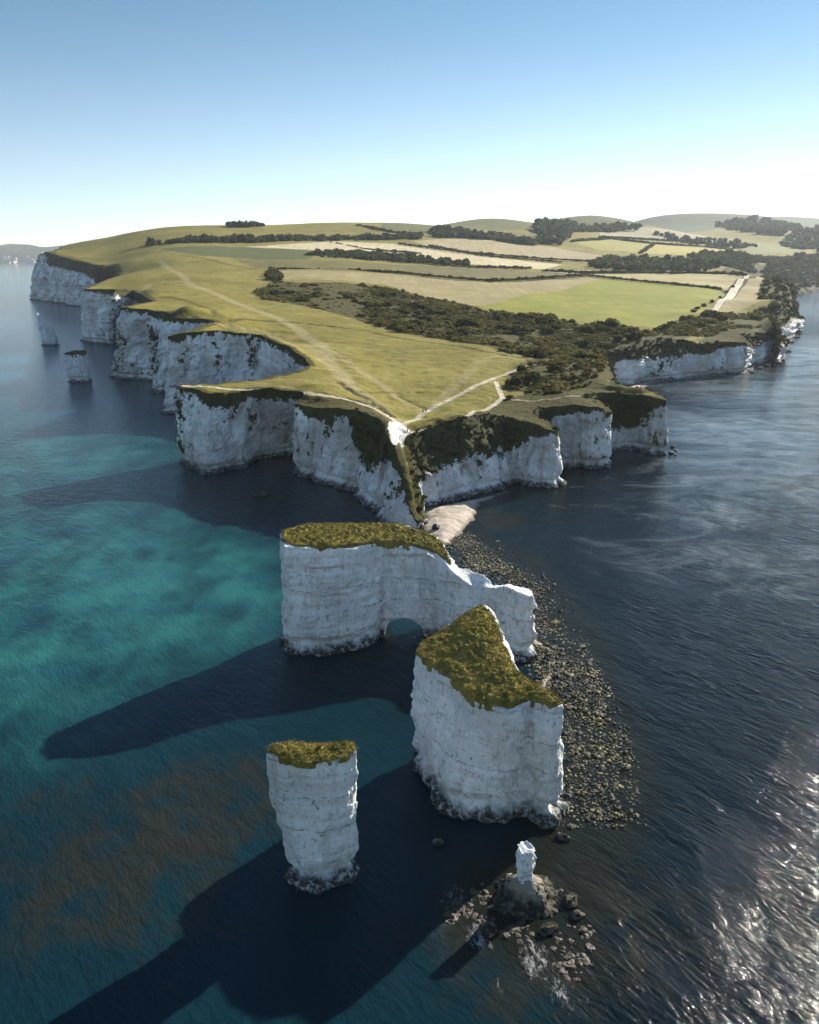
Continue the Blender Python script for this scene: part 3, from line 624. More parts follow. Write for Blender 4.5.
def turf_mesh(poly, H, h, thick=.7, drape=1.2, seed=0, tuft=True, dens_=11.0, hang=.15, lift=.38):
    P = np.array(poly, float); zs = H(P[:, 0], P[:, 1])
    lo = [P[:, 0].min()-1.5, P[:, 1].min()-1.5, zs.min()-3.0]; hi = [P[:, 0].max()+1.5, P[:, 1].max()+1.5, H(*np.meshgrid(np.linspace(P[:,0].min(),P[:,0].max(),12), np.linspace(P[:,1].min(),P[:,1].max(),12))).max()+2.0]
    ax, sh = grid3(lo, hi, h); X2, Y2 = np.meshgrid(ax[0], ax[1], indexing='ij')
    d2 = sdpoly(X2, Y2, P); zt = H(X2, Y2)
    tus = np.abs(fbm(X2/1.1, Y2/1.1, 0*X2, 4, seed+1))*.8+.35*fbm(X2/4, Y2/4, 0*X2, 2, seed+2)
    topz = zt+lift+tus*sstep(.3, -1.2, d2)
    botz = zt-.7-drape*np.clip(.4+1.0*fbm(X2/2.6, Y2/2.6, 0*X2, 5, seed+3)+.8*vnoise(X2/.4, Y2/.4, 0*X2, seed+9), 0, 2)*sstep(-1.6, .1, d2)
    Z = ax[2][None, None]
    e = (d2-hang-.40*fbm(X2/1.1, Y2/1.1, 0*X2, 4, seed+4))[..., None]
    rnd = .30*np.abs(Z-zt[..., None]-.0)          # round the rim
    f = np.maximum(np.maximum(e+np.maximum(Z-zt[..., None], 0)*.6, Z-topz[..., None]), botz[..., None]-Z).astype(np.float32)
    V, Q = surface_nets(f, lo, h)
    tint = np.zeros(len(V))
    if tuft:                             # grass blades standing on the turf
        a = (hi[0]-lo[0])*(hi[1]-lo[1]); n = int(a*dens_*1.6)
        x = rng.uniform(lo[0], hi[0], n); y = rng.uniform(lo[1], hi[1], n); keep = sdpoly(x, y, P) < .05; x, y = x[keep], y[keep]
        i = np.clip(((x-lo[0])/h).astype(int), 0, sh[0]-1); j = np.clip(((y-lo[1])/h).astype(int), 0, sh[1]-1); z = topz[i, j]-.15
        VB, TB = [], []
        n = len(x); K = 6; xb = np.repeat(x, K)+rng.normal(0, .13, n*K); yb = np.repeat(y, K)+rng.normal(0, .13, n*K); zb_ = np.repeat(z, K)
        th = rng.uniform(0, 6.28, n*K); L = rng.uniform(.15, .42, n*K); w = .038; ln = rng.uniform(.1, .35, n*K)*L*2
        p0 = np.stack([xb-w*np.sin(th), yb+w*np.cos(th), zb_], 1); p1 = np.stack([xb+w*np.sin(th), yb-w*np.cos(th), zb_], 1); p2 = np.stack([xb+np.cos(th)*ln, yb+np.sin(th)*ln, zb_+L], 1)
        k0 = len(V); V = np.concatenate([V, np.stack([p0, p1, p2], 1).reshape(-1, 3)]); T = np.arange(k0, len(V)).reshape(-1, 3)
        tint = np.concatenate([tint, np.repeat(rng.uniform(.2, 1, n*K), 3)])
        return V, [Q, T], tint
    return V, [Q], tint
def turf_mat2(name, purple=False):
    b = NB(name); n1 = b.noise(.45, 5, .65); n2 = b.noise(2.5, 4, .7); t = b.attr('tint')
    c = b.mix(b.ramp(n1, .38, .62), (.15, .125, .03), (.28, .225, .055)); c = b.mix(b.ramp(n2, .5, .68, 0, .85), c, (.026, .025, .009))
    if purple: c = b.mix(b.ramp(b.noise(.30, 3, .6), .61, .68, 0, .6), c, (.12, .06, .10))
    c = b.mix(b.ramp(t, .2, 1.0, 0, .85), c, b.mix(b.noise(.8, 3), (.42, .345, .085), (.26, .23, .05)))
    return b.out(c, .9, .1, b.bump(b.noise(3.5, 4, .7), .25))
MT = turf_mat2('turf'); MTP = turf_mat2('heath_turf', True)
def sea_stack(label, mesh, turf=None, mat=None, group='chalk sea stacks', tmat=None, cat='sea stack', veg=None):
    V, Q, H, top = mesh; bx, by = top[:, 0].mean(), top[:, 1].mean(); off = np.array([bx, by, 0])
    r = empty('sea_stack', (bx, by, 0)); tag(r, label, cat, group)
    put('chalk_body', mesh_np('chalk_body', V-off, Q, mat or M_chalk, {'veg': np.zeros(len(V)) if veg is None else veg}, smooth=False), r)
    if turf is not None:
        TV, TF, tint = turf; put('turf_cap', mesh_np('turf_cap', TV-off, TF, tmat or MT, {'tint': tint}), r)
    return r
# the long wall of rock with the sea arch
A_base = [(-25.3,154),(-23.5,151.6),(-17,151.8),(-11,154.2),(-7.5,157.2),(-5.5,160.5),(-1,161),(3,160),(8.5,157.5),(15,154),(22.5,149),(24.6,149.8),(24.8,152.2),(17,157.2),(10.8,160.9),(6,166),(-2,168),(-12,166.5),(-21,165.5),(-25.8,160.5)]
A_top = [(-25.2,155),(-23.8,152.4),(-17,152.2),(-10.5,154.4),(-6.8,157.4),(-4.5,159.8),(-1,160.3),(3,159.7),(8.5,157.9),(15,154.6),(22.3,149.6),(23.9,150),(24,151.7),(16.5,156.9),(10.4,160.4),(6,165.3),(-2,167),(-12,165.6),(-21,164.8),(-25.6,160)]
A_tz = [(-25,153.5,22.8),(-16,152.4,22.0),(-8,157,21.7),(-2,160,20.6),(3,160,19.2),(7.2,158.7,17.2),(9,158,15.4),(11,157.4,14.2),(16,155,13.3),(23.5,150,13.6),(-23,165,23.2),(-12,166,23),(-2,167,22.4),(5,165.5,20.6),(10,160,15.6),(14,157.6,13.9),(12.4,157,13.4),(18.6,152.6,14.0)]
def arch(f, ax):
    X, Y, Z = ax[0][:, None, None], ax[1][None, :, None], ax[2][None, None]
    wob = vnoise(X/2.0+0*Y+0*Z, Y/2.0+0*X+0*Z, Z/2.0+0*X+0*Y, 7)*.35
    e = np.sqrt(((X+1.2-.12*(Y-160))/4.4)**2+((Z+1.2)/5.0)**2)-1+0*Y
    g = np.maximum(e*3.6+wob, np.abs(Y-163)-14)
    return np.maximum(f, -g)
A = stack_mesh('A', A_base, A_top, A_tz, .22, 1.1, .3, (1.3, 3.2), .95, 100, arch)
A_turf = [(-25.0,155.4),(-23.2,153.2),(-17,152.5),(-10.5,154.9),(-6.8,157.9),(-3.5,159.6),(1,160.4),(4.5,160.2),(8.2,158.7),(8.4,159.8),(7.2,163),(5.6,164.8),(-2,166.5),(-12,165.2),(-21,164.5),(-25.3,160)]
sea_stack('longest chalk stack, a low sea arch through its foot and turf on its high end', A, turf_mesh(A_turf, A[2], .22, drape=.7, seed=10, hang=.05), tmat=MTP)
# the broad wedge in front of it
B_base = [(0.2,113),(3.4,107),(5.2,101.8),(10.5,99.8),(16.2,101.3),(18.6,98.2),(21,98.8),(21.6,103),(20,110),(19,117),(18,122),(15.5,127),(11.5,128),(9.5,125.5),(5.5,121.5),(1,117.5)]
B_top = [(1,113.6),(3.6,109),(6.8,104.8),(8.6,100.8),(10.5,99.6),(13.2,98.9),(16.4,100.3),(18.9,98.4),(20.6,99.3),(20.3,103),(18,108),(16.8,114),(15.9,121),(13.6,125.6),(11.7,126),(10.2,124),(6.6,120.8),(2,117.3)]
B_tz = [(1,113.5,19.2),(4,108,18.9),(9,100.5,18.5),(13,99,18.5),(19.5,98.5,19.0),(20.2,102,18.4),(16,106,19.0),(18.2,110,14.5),(17.2,116,15.0),(11.4,124.5,22.0),(12.8,124.8,21.7),(14.2,122,19.8),(15.8,123.5,16.5),(6,120,20.6),(2,117,19.5),(9,110,19.8),(13.4,110.5,19.8),(13.2,116,20.7),(15.2,116.5,17.6),(15.8,112,17.6)]
B = stack_mesh('B', B_base, B_top, B_tz, .2, 1.4, .45, (1.4, 3.8), .85, 200)
B_turf = [(0.9,113.8),(3.6,109.2),(6.8,105),(8.6,101.1),(10.5,99.9),(13.2,99.3),(16.4,100.7),(18.9,98.9),(20.3,99.8),(19.8,102.6),(16.8,106.6),(15.4,109),(14.9,112.8),(14.1,117.4),(12.9,123.2),(11.4,124.8),(10.2,123.8),(6.6,120.5),(2,117)]
sea_stack('broad chalk stack with a steep peaked grass top beside the boulder reef', B, turf_mesh(B_turf, B[2], .2, drape=.6, seed=20, dens_=14, hang=.08), veg=.52*((B[0][:, 0] > 11.6) & (B[0][:, 1] > 103) & (B[0][:, 2] > 9)))
# the lone pillar
C_base = [(-16.0,89.2),(-13.6,87.2),(-10.6,86.6),(-7.3,88.2),(-6.5,90),(-8,92.4),(-11,93.4),(-14.5,92.6)]
C_top = [(-17.3,90),(-15,91.6),(-11,91.4),(-7,91.2),(-6.3,89),(-8.6,87.6),(-11.8,87.0),(-15,87.6),(-17.2,88.8)]
C_tz = [(-17,89,18.5),(-12,87,18.1),(-7,89,18.5),(-12,91.5,18.0),(-15,91,18.2)]
Cc = stack_mesh('C', C_base, C_top, C_tz, .15, .9, .35, (.9, 2.6), .55, 300)
sea_stack('lone chalk pillar with banded flint lines and a flat grass cap, nearest the left foreground', Cc, turf_mesh(np.array(C_top)*1.0, Cc[2], .16, drape=.12, seed=30, dens_=16, hang=-.05, lift=.12))
# the stub on its mound of rock
D_top = [(12.9,85.2),(13.6,84.6),(15.0,84.7),(15.6,85.4),(15.2,86.5),(13.6,86.6)]
D_base = [(13.2,85.2),(13.9,84.5),(14.8,84.5),(15.2,85.2),(14.9,86.3),(13.7,86.4)]
D_tz = [(13,85,7.4),(15.4,85,7.2),(14,86.5,7.6),(14,84.6,7.2)]
Dd = stack_mesh('D', D_base, D_top, D_tz, .09, 0, 0, (.5, 1), .42, 400, fs=.33)
M_mound = chalk_mat('weedy_rock', white=(.30,.265,.20), grime=.8, bandf=.3)
Dm = stack_mesh('Dm', [(9.8,84),(12.2,81.6),(16.4,82.8),(18.4,85.8),(17.8,89.4),(15,89.4),(11.6,87.6)], [(12.0,85.0),(13.6,83.6),(15.6,84.0),(16.4,85.6),(15.4,87.3),(12.8,87)], [(14.2,85.4,3.4),(12.6,85.4,2.6),(16,85,2.6),(14,83.8,2.4),(14,87,2.5),(10,84,.6),(17.8,87,.8),(13,82,.5),(16.6,83,.9),(15,89,.7)], .10, .0, .2, (.5, 1), 1.0, 450, fs=.42)
r = sea_stack('small white stub of chalk standing on a brown mound of rock in the foreground water', Dd, None, group='chalk sea stacks')
V, Q, _, _ = Dm
put('rock_mound', mesh_np('rock_mound', V-np.array(r.location), Q, M_mound, {'veg': np.zeros(len(V))}), r)
# two small stacks off the left cliffs
c1 = U(50, 345); s_ = 6.2
F1b = [tuple(c1[:2]+np.array(p)) for p in [(-7.5,0),(-6,-3),(0,-4.5),(7,-3),(7.5,2),(2,5),(-5,4)]]
F1t = [tuple(c1[:2]+np.array(p)) for p in [(-8,0),(-7,-2.4),(0,-3.6),(6.2,-2.4),(6.8,1.4),(2,4),(-5.5,3)]]
tz = [(*(c1[:2]+np.array(p[:2])), p[2]) for p in [(-8,0,28.5),(-6.6,0,27.5),(-5.2,0,24),(-4,0,16.5),(-1,0,16.2),(3,0,14),(6,0,9),(-7,-2,27),(0,-3,15),(0,3,15.5),(-7,2,26)]]
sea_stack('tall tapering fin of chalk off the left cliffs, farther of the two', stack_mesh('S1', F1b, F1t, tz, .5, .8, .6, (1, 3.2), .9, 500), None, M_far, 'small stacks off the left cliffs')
c2 = U(79, 382)
F2b = [tuple(c2[:2]+np.array(p)) for p in [(-7,1),(-6.5,-1),(0,-1.5),(6.8,-.5),(7.2,3),(4,9),(-4,9)]]
F2t = [tuple(c2[:2]+np.array(p)) for p in [(-8.4,2),(-7.8,0),(0,-.6),(4.6,0),(5.4,3),(3.5,9),(-5,9)]]
tz = [(*(c2[:2]+np.array(p[:2])), p[2]) for p in [(-8,0,17.2),(0,0,18.2),(5,0,17),(4,8,18.5),(-5,8,18)]]
S2 = stack_mesh('S2', F2b, F2t, tz, .45, .9, .5, (1, 3.6), .8, 600)
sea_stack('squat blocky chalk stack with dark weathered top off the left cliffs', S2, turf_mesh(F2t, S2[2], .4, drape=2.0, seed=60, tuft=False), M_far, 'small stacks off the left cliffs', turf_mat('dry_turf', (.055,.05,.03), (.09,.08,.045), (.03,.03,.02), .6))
# ------------------------------------------------------------------ beaches, reef, loose rocks
def sheet_mesh(poly, fz, step):
    P = dens(np.vstack([poly, poly[:1]]), step)[:-1]; n = len(P); lo, hi = P.min(0), P.max(0)
    gx, gy = np.meshgrid(np.arange(lo[0], hi[0], step), np.arange(lo[1], hi[1], step)); g = np.stack([gx.ravel(), gy.ravel()], 1)+rng.uniform(-.2, .2, (gx.size, 2))*step
    g = g[sdpoly(g[:, 0], g[:, 1], P) < -step*.4]
    r = mgeo.delaunay_2d_cdt([Vector(p) for p in P]+[Vector(p) for p in g], [], [list(range(n))], 1, 1e-4)
    v = np.array([tuple(q) for q in r[0]]); T = np.array([q for q in r[2] if len(q) == 3])
    a_, b_ = v[T[:, 1]]-v[T[:, 0]], v[T[:, 2]]-v[T[:, 0]]; fl = a_[:, 0]*b_[:, 1]-a_[:, 1]*b_[:, 0] < 0; T[fl] = T[fl][:, ::-1]
    return np.column_stack([v, fz(v[:, 0], v[:, 1], sdpoly(v[:, 0], v[:, 1], P))]), T
def beach_mat():
    b = NB('beach_pebbles'); c = b.mix(b.ramp(b.noise(.3, 5, .65), .35, .65), (.36,.30,.235), (.50,.43,.36)); c = b.mix(b.ramp(b.noise(2.2, 4, .75), .55, .7, 0, .6), c, (.24,.20,.16))
    z = b.xyz()[2]; c = b.mix(b.ramp(z, .05, .45, .8, 0), c, (.12,.10,.065))
    return b.out(c, .9, .2, b.bump(b.noise(3, 4, .75), .2))
MB_ = beach_mat()
BP1 = U(*np.array([(417,530),(421,511),(432,506),(450,502),(478,497),(505,490),(515,488),(505,496),(485,504),(482,514),(474,526),(466,536),(455,545),(444,548),(430,546)]).T)[:, :2]
V, T = sheet_mesh(BP1, lambda x, y, d: -.25+1.5*sstep(0, -7, d)+.3*fbm(x/2.2, y/2.2, 0*x, 4, 3), .5)
struct('beach', mesh_np('beach', V, T, MB_, smooth=True), 'small pale shingle beach at the foot of the headland neck')
BP2 = U(*np.array([(620,394),(624,386),(640,382),(660,379),(676,378),(668,381),(652,385),(642,391),(632,394)]).T)[:, :2]
V, T = sheet_mesh(BP2, lambda x, y, d: -.2+1.0*sstep(0, -9, d), 2.0)
struct('beach', mesh_np('beach', V, T, MB_, smooth=True), 'thin strip of pale beach in the right hand bay')
BP3 = np.array([(7.5,165),(12,162.5),(18,158.8),(24.5,155),(27,151.5),(26,146),(23,141),(21,134),(22,128),(25,133),(29,143),(31,152),(27,160),(18,168),(10,172)])
V, T = sheet_mesh(BP3, lambda x, y, d: -.25+.9*sstep(0, -3, d)+.15*fbm(x/1.5, y/1.5, 0*x, 3, 5), .6)
struct('beach', mesh_np('beach', V, T, MB_, smooth=True), 'pale shingle behind the long stack')
def ico(sub):
    import bmesh
    bm = bmesh.new(); bmesh.ops.create_icosphere(bm, subdivisions=sub, radius=1.0); bm.verts.ensure_lookup_table()
    v = np.array([tuple(q.co) for q in bm.verts]); f = np.array([[q.index for q in p.verts] for p in bm.faces]); bm.free(); return v, f
I1, I2, I3 = ico(1), ico(2), ico(3)
def rock_shapes(k, base, seed, amp=.45):
    out = []
    for i in range(k):
        v, f = base; o = rng.uniform(-50, 50, 3)
        n = fbm(v[:, 0]*1.1+o[0], v[:, 1]*1.1+o[1], v[:, 2]*1.1+o[2], 3, seed)
        w = v*(1+amp*n)[:, None]*np.array([1, rng.uniform(.6, 1), rng.uniform(.45, .8)])
        out.append((np.sign(w)*np.abs(w)**.85, f))
    return out
def scatter(shapes, pos, size, rot=None, squash=None, attr=None):
    VS, FS, AS = [], [], []; k = 0
    n = len(pos); rz = rng.uniform(0, 6.28, n)
    which = rng.integers(0, len(shapes), n)
    for w, sh in enumerate(shapes):
        v, f = sh[0], sh[1]; m = which == w; q = m.sum()
        if not q: continue
        c, s = np.cos(rz[m])[:, None], np.sin(rz[m])[:, None]; sz = size[m][:, None]
        x = (v[None, :, 0]*c-v[None, :, 1]*s)*sz+pos[m][:, None, 0]; y = (v[None, :, 0]*s+v[None, :, 1]*c)*sz+pos[m][:, None, 1]; z = v[None, :, 2]*sz*(1 if squash is None else squash[m][:, None])+pos[m][:, None, 2]
        VS.append(np.stack([x, y, z], -1).reshape(-1, 3)); FS.append((f[None]+np.arange(q)[:, None, None]*len(v)).reshape(-1, f.shape[1])+k); k += q*len(v)
        a = rng.uniform(0, 1, q) if attr is None else attr[m]
        AS.append(np.repeat(a, len(v)) if len(sh) < 3 else (np.repeat(a, len(v))*.45+np.tile(sh[2], q)*.55))
    return np.concatenate(VS), np.concatenate(FS), np.concatenate(AS)
def reef_mat():
    b = NB('weedy_boulders'); t = b.attr('tint')
    c = b.mix(b.ramp(t, .25, .6), (.010,.010,.006), (.046,.042,.017)); c = b.mix(b.ramp(t, .66, .95), c, (.26,.225,.085))
    c = b.mix(b.ramp(b.noise(2, 4, .7), .5, .7, 0, .6), c, (.030,.027,.014))
    return b.out(c, .7, .35, b.bump(b.noise(5, 3, .7), .1))
M_reef = reef_mat()
REEF = U(*np.array([(440,540),(452,536),(472,532),(497,556),(530,578),(548,598),(555,625),(575,642),(598,662),(610,690),(622,722),(642,760),(648,800),(630,822),(600,826),(566,830),(560,790),(556,715),(540,690),(527,664),(533,640),(531,600),(505,584),(470,574),(452,556)]).T)[:, :2]
lo, hi = REEF.min(0), REEF.max(0); n = 60000
p = rng.uniform(lo, hi, (n, 2)); d = sdpoly(p[:, 0], p[:, 1], REEF); prob = np.clip(.3-d*.3, 0, 1)*(.6+.7*fbm(p[:, 0]/4, p[:, 1]/4, 0*d, 3, 9)); outer = (d > 0) & (d < 5)
keep = ((d < .6) & (rng.uniform(0, 1, n) < prob)) | (outer & (rng.uniform(0, 1, n) < .16*np.exp(-d/2.5)))
inA = inpoly(p[:, 0], p[:, 1], A_base) | inpoly(p[:, 0], p[:, 1], B_base); keep &= ~inA; p = p[keep]; d = d[keep]
sz = np.clip(rng.lognormal(-1.72, .45, len(p)), .09, .7)
sz = np.where(rng.uniform(0, 1, len(p)) < .03, sz*2.2, sz)
gz = np.where(inpoly(p[:, 0], p[:, 1], BP3), .35, .02)+rng.uniform(-.15, .12, len(p))-.10*(d > -1)
tint = np.clip(.45+.55*fbm(p[:, 0]/3.5, p[:, 1]/3.5, 0*d, 3, 14)+rng.normal(0, .24, len(p)), 0, 1)
V, F, a = scatter(rock_shapes(8, I1, 3, .9), np.column_stack([p, gz]), sz, attr=tint, squash=rng.uniform(.65, 1., len(p)))
rf = put('boulder_reef', mesh_np('boulder_reef', V, F, M_reef, {'tint': a})); tag(rf, 'reef of countless weed covered boulders beside the broad stack', 'reef', kind='stuff')
# brown rubble awash round the stub
RUB = U(*np.array([(440,905),(475,885),(505,880),(560,885),(590,915),(600,950),(580,985),(545,965),(515,940),(480,930),(450,925)]).T)[:, :2]
lo, hi = RUB.min(0), RUB.max(0); p = rng.uniform(lo, hi, (12000, 2)); d = sdpoly(p[:, 0], p[:, 1], RUB)
q = fbm(p[:, 0]/2.2, p[:, 1]/2.2, 0*d, 3, 33); p = p[(d < 0) & (q > -.02) & (rng.uniform(0, 1, len(p)) < .75)]
sz = np.clip(rng.lognormal(-1.5, .55, len(p)), .08, .9)
V, F, a = scatter(rock_shapes(6, I2, 5, .8), np.column_stack([p, rng.uniform(-.40, -.10, len(p))]), sz*.85, squash=rng.uniform(.6, 1.1, len(p)))
def rub_mat():
    b = NB('brown_rubble'); c = b.mix(b.attr('tint'), (.010,.007,.005), (.060,.040,.024)); c = b.mix(b.ramp(b.noise(1.4, 4, .7), .60, .72), c, (.26,.235,.20))
    return b.out(c, .6, .4, b.bump(b.noise(4, 3, .7), .1))
M_rub = rub_mat()
rb = put('wet_rubble', mesh_np('wet_rubble', V, F, M_rub, {'tint': a})); tag(rb, 'brown wet rubble awash round the small white stub', 'rubble', kind='stuff')
M_bould = chalk_mat('boulder_chalk', white=(.42,.39,.33), grime=.7, bandf=.1)
def boulder(px, py, size, label, mat=None, sq=.6, group='loose boulders', zc=None):
    c = U(px, py); v, f = I3; o = rng.uniform(-50, 50, 3)
    n = fbm(v[:, 0]*1.2+o[0], v[:, 1]*1.2+o[1], v[:, 2]*1.2+o[2], 5, 77); n2 = np.abs(vnoise(v[:, 0]*2+o[0], v[:, 1]*2, v[:, 2]*2, 78))
    w = v*(1+.55*n-.25*n2)[:, None]*np.array([size, size*.75, size*sq])
    ob = put('boulder', mesh_np('boulder', w, f, mat or M_bould, {'veg': np.zeros(len(w))})); ob.location = (c[0], c[1], size*sq*.35 if zc is None else zc); ob.rotation_euler[2] = rng.uniform(0, 6)
    return tag(ob, label, 'boulder', group)
boulder(571, 903, 1.3, 'brown cracked boulder right of the small white stub', M_mound)
boulder(577, 917, .9, 'low flat boulder just below the brown cracked boulder right of the stub', M_mound)
boulder(548, 931, 1.15, 'dark rounded boulder below the stub mound', M_mound)
boulder(488, 932, 1.2, 'pale bluish boulder at the wet edge left below the stub', None, .8)
boulder(438, 843, .8, 'pale small boulder in dark water left of the broad stack foot', None)
boulder(563, 838, .9, 'grey boulder at the right foot of the broad stack', None)
boulder(262, 494.5, 3.4, 'flat dark rock awash in the cove left of the headland neck', M_mound, .22)
boulder(436, 531, 1.6, 'dark boulder lying on the pale beach below the neck', M_reef, .6, zc=1.2)
for k, (px, py, s) in enumerate([(672, 448, 1.0), (676, 451, .8), (671, 454, 1.2), (675, 456, .7)]):
    boulder(px, py, s, 'dark boulder in the water off the tip of the rightmost near cliff', M_reef, .7, 'boulders off the right cliff tip')
for k, (px, py, s) in enumerate([(752, 373, 2.2), (760, 369, 2.6), (768, 366, 2.4), (776, 363, 2.6), (783, 361, 2.0), (788, 352, 2.6), (792, 343, 2.4), (797, 338, 3)]):
    boulder(px, py, s, 'pale rock at the waterline below the far right cliffs', M_bould, .5, 'rocks below the far right cliffs')
# ------------------------------------------------------------------ shrubs, hedges, trees
def leaf_mat(name, lo_, hi_):
    b = NB(name); t = b.attr('tint'); c = b.mix(t, lo_, hi_); c = b.mix(b.ramp(b.noise(.05, 3), .4, .65, 0, .5), c, tuple(v*.7 for v in lo_))
    b.out(c, .85, .12); tr = b.n('ShaderNodeBsdfTranslucent'); b.set(tr.inputs[0], c); ms = b.n('ShaderNodeMixShader'); ms.inputs[0].default_value = .35
    b.t.links.new(b.b.outputs[0], ms.inputs[1]); b.t.links.new(tr.outputs[0], ms.inputs[2]); b.t.links.new(ms.outputs[0], b.t.nodes['Material Output'].inputs[0])
    return b.m
M_leaf = leaf_mat('shrub_leaves', (.030,.034,.010), (.19,.165,.042)); M_wood = leaf_mat('wood_leaves', (.026,.036,.014), (.12,.125,.040)); M_gorse = leaf_mat('gorse_leaves', (.075,.070,.020), (.27,.225,.065))
M_bark = NB('bark').out((.07,.055,.04), .95, .1)
def bush_shape(nleaf, leaf, lobes, seed, core=True):
    r_ = np.random.default_rng(seed); c = [(0, 0, .42, .62)]+[(r_.uniform(-.6, .6), r_.uniform(-.6, .6), r_.uniform(.2, .65), r_.uniform(.28, .5)) for _ in range(lobes)]
    VS, FS, TS = [], [], []; k = 0
    for (x, y, z, r) in c:
        v, f = I1; w = v*r*.86*(1+.25*fbm(v[:, 0]*2+x*9, v[:, 1]*2+y*9, v[:, 2]*2, 2, seed))[:, None]+np.array([x, y, z]); w[:, 2] = np.maximum(w[:, 2], -.15)
        VS.append(w); FS.append(f+k); TS.append(np.full(len(w), .15)); k += len(w)
    n = nleaf; ci = r_.integers(0, len(c), n); cc = np.array(c)[ci]; dirs = r_.normal(size=(n, 3)); dirs /= np.linalg.norm(dirs, axis=1)[:, None]
    dirs[:, 2] = np.abs(dirs[:, 2])*np.where(r_.uniform(0, 1, n) < .85, 1, -1); p = cc[:, :3]+dirs*cc[:, 3:]*r_.uniform(.85, 1.08, n)[:, None]; p[:, 2] = np.maximum(p[:, 2], .02)
    a = r_.normal(size=(n, 3)); a /= np.linalg.norm(a, axis=1)[:, None]; b = np.cross(a, r_.normal(size=(n, 3))); b /= np.linalg.norm(b, axis=1)[:, None]; s = leaf*r_.uniform(.6, 1.3, n)[:, None]
    tri = np.stack([p+a*s, p-a*s*.6+b*s*.8, p-a*s*.6-b*s*.8], 1).reshape(-1, 3); VS.append(tri); FS.append(np.arange(k, k+3*n).reshape(-1, 3))
    TS.append(np.repeat(r_.uniform(.1, 1, n), 3))
    return np.concatenate(VS), np.concatenate(FS), np.concatenate(TS)
BUSH = [bush_shape(420, .14, 5, 40+i) for i in range(5)]; BSM = [bush_shape(150, .20, 3, 60+i) for i in range(5)]; BTI = [bush_shape(60, .30, 3, 80+i) for i in range(4)]
def wpoly(P): return gline(P)[:, :2]
def fill(poly, n, lim=None):
    lo, hi = poly.min(0), poly.max(0); p = rng.uniform(lo, hi, (n*6, 2)); p = p[inpoly(p[:, 0], p[:, 1], poly)][:n]
    p = p[inpoly(p[:, 0], p[:, 1], OUT)]; return p
def plants(p, size, shapes, squash=None, sink=.1, tint=None):
    z = HGT(p[:, 0], p[:, 1])-sink*size; return scatter(shapes, np.column_stack([p, z]), size, squash=squash, attr=tint)
SCRUB = wpoly(SCRUBP)
p = fill(SCRUB, 9000); q = fbm(p[:, 0]/22, p[:, 1]/22, 0*p[:, 0], 3, 44); p = p[q > -.30]; q = q[q > -.30]
sz = np.clip(rng.lognormal(.35, .35, len(p)), .8, 3.2)*(1+.25*q)
V, F, a = plants(p, sz, BTI, squash=rng.uniform(.5, .8, len(p)), tint=np.clip(.5+q*.8+rng.normal(0, .2, len(p)), 0, 1))
tag(put('scrub', mesh_np('scrub', V, F, M_gorse, {'tint': a})), 'low olive scrub filling the ground between the larger bushes', 'scrub', kind='stuff')
wv = np.argwhere((vegv > .72) & (Z > 4) & (Y < 1300) & (veg > .2)); wv = wv[rng.permutation(len(wv))]
wp = Vw[wv[:, 0], wv[:, 1]]; wd = np.clip(wp[:, 1]/330, .8, 4); kp = rng.uniform(0, 1, len(wp)) < np.clip(.16*wd, 0, .5); wp, wd = wp[kp][:9000], wd[kp][:9000]
V, F, a = scatter(BTI, wp, np.clip(rng.lognormal(-.35, .4, len(wp)), .35, 1.8)*wd**.6, squash=rng.uniform(.6, .9, len(wp)), attr=rng.uniform(.0, .7, len(wp)))
tag(put('cliff_scrub', mesh_np('cliff_scrub', V, F, leaf_mat('cliff_plants', (.018,.020,.007), (.10,.09,.028)), {'tint': a})), 'dark bushy growth clinging to the upper cliff faces', 'scrub', kind='stuff')
bush_me = [mesh_np('bush', *[BUSH[i][0], BUSH[i][1]], M_leaf, {'tint': BUSH[i][2]}) for i in range(5)]
def bush(x, y, s, label, group, sq=None):
    o = put('bush', bush_me[rng.integers(0, 5)]); z = float(HGT(x, y)); k = sq or rng.uniform(.7, .95)
    o.location = (x, y, z-.12*s); o.scale = (s, s*rng.uniform(.8, 1.2), s*k); o.rotation_euler[2] = rng.uniform(0, 6.28)
    return tag(o, label, 'bush', group)
p = fill(SCRUB, 1500); q = fbm(p[:, 0]/26, p[:, 1]/26, 0*p[:, 0], 3, 45); p = p[np.argsort(-(q+rng.uniform(0, .5, len(p))))][:260]
for x, y in p: bush(x, y, float(np.clip(rng.lognormal(1.45, .32), 2.4, 7.5)), 'dark rounded bush in the scrub belt behind the meadow', 'bushes of the scrub belt')
bush(*gpix(509, 398)[0][:2], 2.0, 'lone small bush beside the lower pale footpath', None)
for k, (px, py, s) in enumerate([(672,325,4),(682,320,4.5),(693,312,3.5),(704,306,3),(712,302,2.8),(720,298,2.8),(727,292,2.8),(733,287,3),(665,329,5),(697,309,3)]):
    bush(*gpix(px, py)[0][:2], s, 'round bush in the row along the left side of the pale farm track', 'bushes along the farm track')
